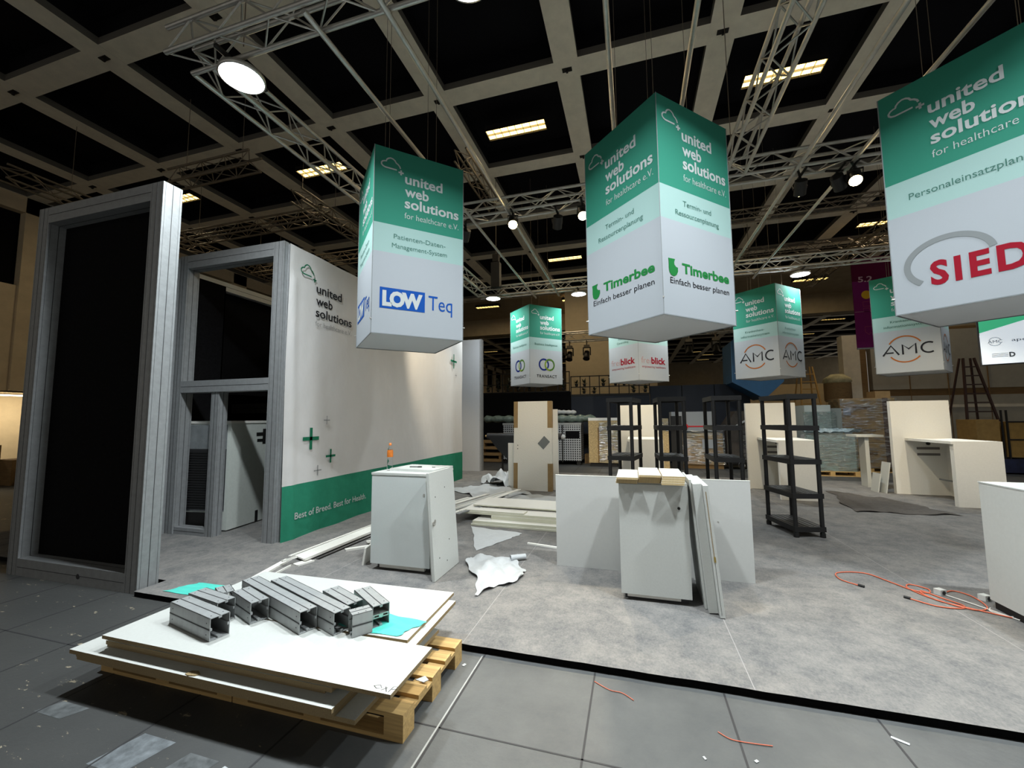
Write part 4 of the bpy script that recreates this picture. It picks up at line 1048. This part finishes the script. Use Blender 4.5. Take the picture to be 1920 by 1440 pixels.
# ------------------------------------------------------------------ cables
def smooth(pts, n=8):
    P = [Vector((*p, .058)) if len(p) == 2 else Vector(p) for p in pts]; out = []
    for i in range(len(P)-1):
        p0, p1, p2, p3 = P[max(i-1, 0)], P[i], P[i+1], P[min(i+2, len(P)-1)]
        for k in range(n):
            t_ = k/n
            out.append(.5*((2*p1)+(-p0+p2)*t_+(2*p0-5*p1+4*p2-p3)*t_*t_+(-p0+3*p1-3*p2+p3)*t_**3))
    out.append(P[-1]); return out
t = thing('extension_cord', 'orange extension cord tangled on the carpet at right', 'cable')
m = MB(); m.tube(smooth([(2.12,5.08),(2.02,5.22),(2.08,5.42),(2.35,5.48),(2.48,5.25),(2.55,5.10),(2.66,5.04),(2.72,5.15),(2.62,5.24),(2.55,5.12),(2.62,4.90),(2.80,4.72),(2.95,4.80),(3.0,5.05),(2.92,5.16),(2.78,5.05)]), .0055); m.build('cord', ORANGE, t)
m = MB(); m.tube(smooth([(2.42,4.84),(2.55,4.72),(2.72,4.72),(2.78,4.80),(2.70,4.95),(2.64,5.08),(2.60,5.02),(2.64,4.86),(2.80,4.74),(3.0,4.62)]), .0055); m.build('cord', ORANGE, t)
m = MB(); m.cyl((2.12,5.08,.062), (2.155,5.045,.062), .013, 8); m.cyl((2.42,4.84,.062), (2.385,4.87,.062), .013, 8); m.build('plug', BLACK, t)
t = thing('socket_strip', 'white cable with two white sockets beside the orange cord', 'cable')
m = MB(); m.tube(smooth([(2.78,5.04),(2.88,4.86),(2.97,4.68),(3.02,4.58)]), .006); m.tube(smooth([(2.97,4.80),(2.92,4.72),(2.98,4.64),(3.05,4.66)]), .005); m.build('cord', CABW, t)
for x, y in ((2.76, 5.05), (3.06, 5.0)):
    m = MB(); m.box(-.035, .035, -.03, .03, 0, .05); m.cyl((0, -.031, .025), (0, -.035, .025), .018, 10, 1); m.build('socket', [WHITE, GROOVE], t, (x, y, .051), R(25))

# small litter on the hall floor
for k, (x, y, a, b, lb) in enumerate([(1.33, 2.86, .075, .018, 'white paper strip at the black carpet edge, lower right'), (1.50, 2.66, .02, .012, 'small cream scrap right of the paper strip'), (-1.21, 2.86, .03, .02, 'tiny white scrap near the pallet corner'),
                                      (.30, 2.45, .02, .012, 'tiny white scrap on the floor below the middle cabinet'), (-2.02, 1.72, .05, .018, 'white splinter in the shadow before the boards'), (.55, 2.50, .02, .014, 'tiny blue white scrap on the plate joint')]):
    m = MB(); m.box(-a/2, a/2, -b/2, b/2, 0, .002); tag(m.build('paper_scrap', FOAM, None, (x, y, .002), R(-30+50*k)), lb, 'scrap')
for k, q in enumerate([[(-.30,2.92),(-.2,2.86),(-.12,2.85),(-.05,2.80)], [(.40,2.66),(.46,2.62),(.56,2.62),(.66,2.63)]]):
    m = MB(); m.tube([(a.x, a.y, .005) for a in smooth(q)], .0025, 5); tag(m.build('wire_piece', ORANGE), ['thin orange wire piece below the carpet edge, left one', 'thin orange wire piece below the carpet edge, right one'][k], 'wire')
for k, (x0, x1, y0, y1) in enumerate([(-2.75, -2.45, 1.55, 1.78), (-2.36, -2.1, 1.52, 1.75), (-2.05, -1.83, 1.50, 1.70), (-3.55, -3.25, 1.72, 1.83)]):
    m = MB(); m.add([(x0, y0, .001), (x1-.06, y0, .001), (x1, y1, .001), (x0+.06, y1, .001)], [(0, 1, 2, 3)])
    m.build('tape_residue', mat('worn_tape_residue', (.10, .108, .11) if k % 2 else (.14, .155, .165), .35, var=.5, scale=14), floor)

# ================================================================== BACKGROUND GOODS
def crate(label, x, y, w, d, h, film=None):
    t = thing('steel_crate', label, 'crate', (x, y, 0), 0, 'perforated steel crates on wheels')
    m = MB(); m.box(0, w, 0, d, .16, h); m.build('perforated_box', PERF, t)
    m = MB(); m.box(-.02, w+.02, -.02, d+.02, h, h+.08); m.build('rim', GALU, t)
    m = MB(); m.box(w*.32, w*.36, -.03, 0, .1, h); m.build('upright', BARK, t)
    m = MB(); m.box(w*.45, w*.95, -.012, 0, h*.66, h*.85); m.build('opening', BLACKCLOTH, t)
    for dx in (.1, w-.1):
        m = MB(); m.cyl((dx, .05, .08), (dx, .12, .08), .08, 12); m.build('wheel', BLACK, t)
    return t
crate('perforated steel crate right of the wrapped door', -2.95, 15.6, 1.05, .9, 1.5)
crate('perforated steel crate left of the wrapped door', -4.95, 15.6, 1.35, .9, 1.5)
def wrapped_roll(lb, p0, p1, r, mtl, name='wrapped_roll', sq=.7):
    p0, p1 = Vector(p0), Vector(p1); m = MB(); d = (p1-p0); n = 18
    rr = random.Random(hash(lb) % 999); prev = None
    vs = []; k = 12
    for i in range(n+1):
        c = p0+d*i/n-p0; q = r*(1+.18*math.sin(i*1.7)+.1*rr.random()) * (1 if 0 < i < n else .5)
        for j in range(k):
            a = 2*math.pi*j/k; vs.append((c.x, c.y+q*math.cos(a), c.z+q*sq*math.sin(a)))
    fs = [(i*k+j, (i+1)*k+j, (i+1)*k+(j+1) % k, i*k+(j+1) % k) for i in range(n) for j in range(k)]
    m.add(vs, fs, 0, None, True); m.add(vs[:k], [tuple(range(k))]); m.add(vs[-k:], [tuple(reversed(range(k)))])
    o = m.build(name, mtl, None, tuple(p0)); return tag(o, lb, 'roll')
GGRN = mat('grey_green_film', (.12, .16, .14), .2, bump=.8, bscale=14, var=.3, scale=9)
wrapped_roll('film wrapped grey green roll lying across the left steel crate', (-5.85, 15.9, 1.74), (-3.6, 15.9, 1.74), .19, GGRN)
wrapped_roll('film wrapped grey green roll lying across the right steel crate', (-3.1, 15.9, 1.74), (-1.35, 15.9, 1.74), .19, GGRN)
wrapped_roll('white wrapped roll on the right steel crate, upper', (-3.0, 16.0, 2.0), (-2.1, 16.0, 1.98), .11, FOAM)
t = thing('fabric_roll', 'black fabric roll with a hanging corner behind the wrapped door', 'roll', (-4.68, 13.0, 1.18), R(-1))
m = MB(); m.cyl((0, 0, 0), (2.5, 0, 0), .10, 16); m.build('roll', mat('black_vinyl', (.022, .024, .028), .45, bump=.3, bscale=6), t)
m = MB(); m.cyl((-.07, 0, 0), (0, 0, 0), .035, 12); m.build('core', WOOD, t)
m = MB(); m.add([(.02, -.10, .02), (2.4, -.10, .02), (2.2, -.08, -.3), (1.1, -.06, -.75), (.85, -.06, -.86), (.4, -.07, -.45)], [(0, 5, 4, 3, 2, 1)]); m.build('loose_end', mat('black_vinyl_sheet', (.015, .017, .02), .4, bump=.4, bscale=5), t)
m = MB(); m.cyl((2.5, 0, 0), (2.6, 0, -.05), .09, 12, r2=.06); m.build('film_end', FOAM, t)
for x in (.5, 2.0):
    m = MB(); m.bar((x, .08, -1.18), (x, .08, -.08), .05, .05); m.build('stand_leg', BARK, t)
# stacked planks left of crates
for k in range(4):
    m = MB(); m.box(0, 1.1, 0, .35, 0, .11); [m.box(q, q+.1, .02, .33, -.138, 0) for q in (.1, .9) if k]; tag(m.build('timber_plank', WOODD, None, (-6.2+.05*k, 15.9, .02+.25*k)), 'stacked plank between grey wall panel and black roll, number %s from the floor' % ['one', 'two', 'three', 'four'][k], 'plank')
for k in range(5):
    m = MB(); m.box(0, .12, 0, .12, 0, .14); m.build('spacer', WOODD, None, (-6.1+.9*(k % 2), 15.95, .13+.25*(k//2))) if 0 else None

# OSB box, film wrapped
t = thing('osb_crate', 'film wrapped chipboard crate before the navy partition', 'crate', (-1.58, 15.3, 0))
m = MB(); m.box(0, 1.05, 0, .8, .14, 1.66); m.build('box', OSB, t)
m = MB(); m.box(0, 1.05, -.01, .81, 1.66, 1.76); m.build('lid', CREAM, t)
m = MB(); m.box(.33, .38, -.012, 0, .14, 1.4); m.build('batten', WOODD, t)
m = MB(); m.box(.38, 1.05, -.035, -.02, .16, 1.6); m.build('film', FILM, t)
m = MB(); m.box(.05, 1.0, .05, .75, 0, .14); m.build('dolly', BLACK, t)
t = thing('osb_crate', 'narrow chipboard crate glimpsed between the first two shelves', 'crate', (.98, 14.6, 0))
m = MB(); m.box(-.2, .14, 0, .8, .0, 1.72); m.build('box', OSB, t)
m = MB(); m.box(-.2, .14, -.02, -.012, 1.3, 1.72); m.build('film', FILM, t)
m = MB(); m.box(0, .35, 0, .05, 0, 1.8); o = m.build('black_board', BLACK, None, (1.22, 14.9, .002)); tag(o, 'black panel standing beside the white wrapped box', 'panel')
# white box on wood box with red strap
t = thing('wrapped_load', 'white carton strapped in red on a wooden crate behind the shelves', 'load', (1.30, 15.5, 0))
m = MB(); m.box(0, 1.35, 0, .9, 1.28, 1.95); m.build('white_carton', BWHITE, t)
m = MB(); m.box(.1, 1.6, -.05, .9, .14, 1.2); m.build('wooden_crate', CARD, t)
m = MB(); m.box(-.01, 1.36, -.012, .91, 1.42, 1.46); m.cyl((.45, -.03, 1.44), (.45, -.01, 1.44), .09, 8); m.bar((.45, -.02, 1.2), (.45, -.02, 2.3), .05, .02); m.build('red_strap', RED, t)
m = MB(); m.box(.05, 1.65, -.09, -.07, .16, 1.3); m.build('film', FILM, t)
m = MB(); m.box(.95, 1.28, -.11, -.095, .70, 1.0); m.build('paper_note', BWHITE, t)
m = MB(); m.box(.1, 1.6, 0, .8, 0, .14); m.build('pallet_base', WOODD, t)
t = thing('wrapped_cart', 'dark tarpaulin load on a wheeled cart behind the third shelf', 'cart', (3.0, 15.3, 0))
m = MB(); m.prism([(0, .25), (1.55, .25), (1.55, 1.3), (1.35, 1.95), (.3, 1.95), (0, 1.5)], 0, .9, 0, Matrix(((1,0,0,0),(0,0,1,0),(0,1,0,0),(0,0,0,1)))); m.build('tarpaulin', mat('dark_tarpaulin', (.05, .042, .035), .5, bump=.8, bscale=6, var=.3, scale=5), t)
m = MB(); m.box(.35, 1.5, -.06, -.03, .35, 1.3); m.build('bubble_wrap', FILMP, t)
m = MB(); m.box(.35, 1.5, -.03, -.01, .35, 1.3); m.build('padded_goods', mat('violet_grey', (.20, .20, .27), .4, bump=1, bscale=25, var=.5, scale=14), t)
m = MB(); m.bar((.15, -.04, 1.38), (.95, -.04, 1.86), .04, .05); m.build('white_edge', FOAM, t)
for x in (.45, 1.1):
    m = MB(); m.cyl((x, -.05, .16), (x, .0, .16), .15, 16, caps=False); m.cyl((x, -.04, .16), (x, 0, .16), .05, 10); m.build('wheel', GALU, t)
m = MB(); m.box(0, 1.55, .05, .85, .18, .25); m.build('platform', BLACK, t)

# white film wrapped appliance + pallet
t = thing('wrapped_load', 'white appliances wrapped in milky film on a pallet, right of the lone shelf', 'load', (4.95, 14.75, 0))
m = MB(); m.box(.15, .84, .02, .8, .146, 2.1); m.build('white_cabinet', mat('pale_green_grey', (.45, .50, .48), .5), t)
m = MB(); m.box(.85, 1.15, .1, .8, .146, 2.0); m.build('grey_cabinet', mat('grey_green_side', (.22, .25, .24), .5), t)
m = MB(); m.box(.0, 1.25, -.35, 0, .146, 1.2); m.build('carton', mat('white_carton_board', (.50, .53, .54), .6), t)
m = MB(); m.box(-.03, 1.28, -.38, -.36, .147, 1.25); m.build('film', FILMW, t)
m = MB(); m.box(.1, .95, -.03, -.01, 1.25, 1.9); m.build('film', FILMW, t)
sheet('plastic_wrap', 'crumpled film with a blue edge on top of the white appliances', [(4.95, 14.35), (6.35, 14.4), (6.2, 14.72), (5.0, 14.73)], 1.255, mat('bluish_film', (.35, .45, .50), .15, bump=.8, bscale=18, var=.4, scale=12), cat='plastic wrap', amp=.12, edge=.04, seed=13)
pallet('wooden_pallet', 'wooden pallet under the film wrapped white appliances', (4.9, 14.35, 0), 0, 1.35)

# cardboard stacks on pallets
def cardboard_stack(x, y):
    pallet('wooden_pallet', 'wooden pallet under the film wrapped cardboard boxes', (x, y, 0), 0, 1.5, .8)
    rows = [(.145, .93, 'bottom'), (.935, 1.60, 'middle'), (1.605, 2.32, 'top')]
    for z0, z1, nm in rows:
        t = thing('cardboard_box', 'wide brown cardboard box, %s layer of the wrapped stack' % nm, 'cardboard box', (x+.02, y-.02, z0), 0, 'cardboard boxes on the right pallet')
        m = MB(); m.box(0, 1.45, 0, .8, 0, z1-z0-.005); m.build('carton', CARD, t)
        m = MB(); m.box(1.12, 1.27, -.003, .803, 0, z1-z0-.003); m.build('edge_protector', mat('dark_edge_board', (.10, .06, .04), .7), t)
        m = MB(); m.box(.30, .9, -.004, 0, .5*(z1-z0), .62*(z1-z0)); m.build('print', mat('brown_print', (.16, .10, .05), .8), t)
        if nm != 'bottom':
            m = MB(); m.box(.06, .26, -.045, -.04, .18, .40); m.build('paper_note', BWHITE, t)
    m = MB(); m.box(x, x+1.5, y-.075, y-.07, .147, 2.3); m.box(x-.04, x-.035, y-.07, y+.8, .147, 2.3)
    tag(m.build('stretch_film', FILM), 'glossy clear film wrapped round the cardboard boxes', 'film')
cardboard_stack(6.35, 15.6)
m = MB(); m.box(0, .4, 0, .5, 0, .22); tag(m.build('cardboard_box', CARD, None, (7.43, 15.8, 2.322)), 'open carton at the right end of the wrapped stack', 'cardboard box')
# far wooden pallets stack and goods
for k in range(9):
    m = MB(); m.box(0, 1.25, 0, .9, .0, .02); m.box(0, 1.25, 0, .1, .02, .11); m.box(0, 1.25, .8, .9, .02, .11); m.box(0, .12, 0, .9, .11, .13); m.box(.55, .7, 0, .9, .11, .13); m.box(1.12, 1.25, 0, .9, .11, .13)
    o = m.build('stacked_pallet', WOODD, None, (6.35+.02*(k % 2), 18.3, .002+.235*k)); tag(o, 'empty dark pallet in the tall stack behind the cardboard boxes', 'pallet', 'empty pallets stacked behind the cardboard boxes')
for k in range(3):
    m = MB(); m.box(0, 1.9, 0, .8, 0, .55); tag(m.build('brown_case', WOODD, None, (4.35, 19.0+.02*k, .002+.552*k)), ['lower', 'middle', 'upper'][k]+' brown case stacked behind the lone shelf', 'case')
    m = MB(); m.box(.1, 1.8, .1, .7, 0, .34); m.build('gap_block', BARK, None, (4.35, 19.05, .56+.9*k)) if 0 else None
t = thing('sack_pile', 'pale sack on tall brown drums right of the wooden ladder', 'sack', (7.45, 18.3, 0))
m = MB(); m.lathe([(0, 3.35), (.2, 3.33), (.42, 3.18), (.45, 3.05), (.40, 3.0)], 16); m.build('sack', mat('pale_sack', (.42, .38, .22), .8, var=.3, scale=6), t)
m = MB(); m.lathe([(.42, 3.0), (.42, 2.35), (.38, 2.3)], 16); m.build('drum', WOODD, t)
for a in (-.25, 0, .25):
    m = MB(); m.cyl((a, -.1, 0), (a, -.1, 2.3), .07, 8); m.build('leg', WOODD, t)

def ladder(label, x, y, h, w0, w1, n, mtl, lean=.6):
    t = thing('step_ladder', label, 'ladder', (x, y, 0))
    for s in (-1, 1):
        m = MB(); m.bar((s*w0/2, -lean, 0), (s*w1/2, 0, h), .05, .07); m.build('rail', mtl, t)
        m = MB(); m.bar((s*w0/2-.1, lean, 0), (s*w1/2-.1, 0, h), .04, .06); m.build('rear_rail', mtl, t)
    for k in range(1, n):
        u = k/n; ww = w0+(w1-w0)*u
        m = MB(); m.bar((-ww/2, -lean*(1-u), h*u), (ww/2, -lean*(1-u), h*u), .05, .04); m.build('rung', mtl, t)
    return t
ladder('dark red step ladder against the grey wall at right', 11.35, 18.2, 3.75, 1.2, .30, 12, mat('dark_red_ladder', (.05, .022, .018), .6))
ladder('wooden step ladder standing on cases behind the lone shelf', 7.3, 20.6, 3.9, 1.1, .42, 12, WOOD)
# wooden shuttering boxes at the far right
t = thing('wooden_crate', 'brown panelled crates on a blue plinth at the far right', 'crate', (10.0, 16.0, 0))
m = MB(); m.box(0, .55, 0, .8, .75, 1.62); m.build('left_box', mat('plywood_brown', (.33, .20, .06), .8, var=.2, scale=5), t)
m = MB(); m.box(.75, 2.6, 0, .8, .50, 1.55); m.build('wide_box', mat('plywood_amber', (.28, .17, .045), .8, var=.2, scale=5), t)
for z in (1.02, 1.55):
    m = MB(); m.box(.72, 2.6, -.02, 0, z-.02, z+.02); m.build('batten', BARK, t)
for x in (.60, .72):
    m = MB(); m.box(x-.02, x+.02, -.03, .0, .4, 1.9); m.build('clamp_post', BARK, t)
m = MB(); m.box(.4, 2.6, -.05, .9, .05, .45); m.build('plinth', mat('dark_blue_film', (.01, .015, .05), .3, var=.5, scale=6), t)
m = MB(); m.box(-2.2, .3, .2, .9, .0, .9); m.build('low_box', WOODD, t)

# plants rack on the partitions
def plant_rack(label, x0, x1, y, z0, z1, n, seed):
    t = thing('plant_rack', label, 'rack', (x0, y, z0)); L = x1-x0; H = z1-z0
    m = MB()
    for k in range(n+1): m.box(L*k/n-.018, L*k/n+.018, -.02, .02, 0, H)
    m.build('upright', BARK, t)
    m = MB()
    for z in (.02, H*.42, H-.02): m.box(0, L, -.02, .02, z-.018, z+.018)
    m.build('crossbar', BARK, t)
    r = random.Random(seed)
    for k in range(n):
        for zz in (.06, H*.45):
            if r.random() < .25: continue
            p = MB(); cx = L*(k+.5)/n+r.uniform(-.08, .08)
            px_, pz_ = x0+cx, z0+zz
            q = MB(); q.lathe([(0, 0), (.05, 0), (.07, .11), (.06, .11)], 8)
            pt = thing('potted_plant', 'small dark potted plant standing in the rack above the partitions', 'plant', (px_, y-.02, pz_), r.random()*6, 'potted plants in the racks above the partitions')
            q.build('pot', BLACK, pt)
            p = MB()
            for a in range(26):
                th, ph = r.random()*6.28, r.uniform(-.4, 1.3); L2 = r.uniform(.10, .26); dv = Vector((math.cos(th)*math.cos(ph), math.sin(th)*math.cos(ph), math.sin(ph)))*L2
                sd = Vector((-math.sin(th), math.cos(th), 0))*.03; b0 = Vector((0, 0, .12))
                p.add([b0, b0+dv*.5+sd, b0+dv, b0+dv*.5-sd], [(0, 1, 2, 3)])
            p.build('foliage', LEAF, pt)
    return t
plant_rack('black steel plant rack above the navy partition', -2.44, .66, 17.05, 2.70, 3.50, 8, 1)
plant_rack('black steel plant rack above the black partition', -6.4, -2.5, 17.05, 2.86, 3.72, 8, 2)

# blue hexagonal prism hanging
t = thing('hanging_prism', 'big petrol blue angular prism hanging behind the left orange ring box', 'hanging prism', (4.35, 16.0, 3.1))
hexp = [(3.42, 4.43), (3.40, 2.97), (4.39, 2.37), (4.99, 2.96), (5.02, 4.43), (4.22, 5.05)]
m = MB(); M_ = Matrix(((1,0,0,0),(0,0,1,0),(0,1,0,0),(0,0,0,1)))
m.prism([(x-4.35, z-3.1) for x, z in hexp], 0, 1.5, 0, M_); m.build('body', BLUEP, t)
m = MB(); m.bar((-.93, -.012, 1.33), (-.95, -.012, -.13), .02, .02); m.build('edge_profile', mat('light_blue_edge', (.05, .16, .30), .5), t)
m = MB(); m.cyl((0, .8, 1.9), (0, .8, 5.9), .01, 5); m.build('suspension_wire', TRUSSD, t)

# maroon hall banner
t = thing('hall_banner', 'maroon hanging banner with the hall number behind the right boxes', 'banner', (7.15, 16.0, 3.96))
m = MB(); m.box(0, 2.2, 0, .03, 0, 2.25, 1); m.box(0, 2.2, 0, .03, 2.25, 6.0, 0) if 0 else m.box(0, 2.2, 0, .03, 2.25, 3.05, 0)
m.build('cloth', [MAROON, MAGENTA], t)
m = MB(); m.cyl((0, .015, 0), (2.2, .015, 0), .03, 8); m.build('weight_bar', GALU, t)
F = Face((0, 0, 0), (1, 0, 0), (0, 0, 1), .004)
l = MB(); F.text(l, '5.2', .16, .56, 2.22, .18, 0, .02); F.rect(l, 0, 1.4, 1.215, 1.225); l.build('lettering', mat('pale_pink_ink', (.50, .32, .38), .7), t)
l = MB(); F.poly(l, [(.36+.14*math.cos(R(a)), 1.78+.14*math.sin(R(a))) for a in range(0, 360, 20)]); l.build('icon_disc', YELLOW, t)
l = MB(); F.stroke(l, [(.25,1.55),(.45,1.55),(.45,1.40),(.25,1.40)], .012, closed=True); F.stroke(l, [(.25,1.33),(.42,1.33),(.42,1.22),(.25,1.22)], .012, closed=True); F.stroke(l, [(.25,.72),(.50,.72),(.50,.5),(.36,.5),(.36,.44),(.25,.55)], .012, closed=True); l.build('icon', PINK, t)
for x in (.3, 1.9):
    m = MB(); m.cyl((x, .015, 3.05), (x, .015, 9.0-3.96), .006, 5); m.build('suspension_wire', TRUSSD, t)

# LED screen
t = thing('led_screen', 'bright screen with a row of company logos at the right edge', 'screen', (7.02, 10.9, 2.80), R(-27))
m = MB(); m.box(-.02, 2.4, .03, .12, -.02, 1.05); m.build('housing', BLACK, t)
m = MB(); m.box(0, 2.38, .0, .03, 0, .62, 0); m.add([(0, -.001, .62), (2.38, -.001, .62), (2.38, -.001, 1.03), (0, -.001, 1.03)], [(0, 1, 2, 3)], 0)
m.add([(0, -.002, .66), (1.2, -.002, 1.03), (0, -.002, 1.03)], [(0, 1, 2)], 1); m.build('display', [SCRE, SCRG], t)
F = Face((0, -.001, 0), (1, 0, 0), (0, 0, 1), .003)
l = MB(); F.arc(l, .20, .46, .085, .085, 20, 160, .008, 0); F.arc(l, .20, .46, .085, .085, 200, 340, .008, 0); F.text(l, 'AMC', .10, .30, .43, .06, 0)
F.text(l, 'apenio', .42, .80, .44, .06, 0); F.text(l, 'd.velop', 1.0, 1.4, .45, .08, 0, .02)
for z in (.14, .17, .20): F.rect(l, .14, .36, z, z+.008)
F.text(l, 'D', .37, .45, .13, .09, 0, .05); F.text(l, 'imilia', .66, 1.08, .14, .08, 0)
l.build('lettering', mat('screen_dark_print', (.10, .12, .15), .6), t)
m = MB(); m.cyl((.3, .08, 1.03), (.3, .08, 2.7), .008, 5); m.cyl((2.0, .08, 1.03), (2.0, .08, 2.7), .008, 5); m.build('suspension_wire', TRUSSD, t)

# crates by the left hall wall
for k, (y, h) in enumerate([(6.9, 1.1), (7.35, .7), (7.5, .5)]):
    m = MB(); m.box(0, .8, 0, .6, 0, h); tag(m.build('timber_crate', WOODD, None, (-18.3+.9*k, y-.2, .002)), ['tall', 'medium', 'low'][k]+' brown crate by the lit left hall wall', 'crate')
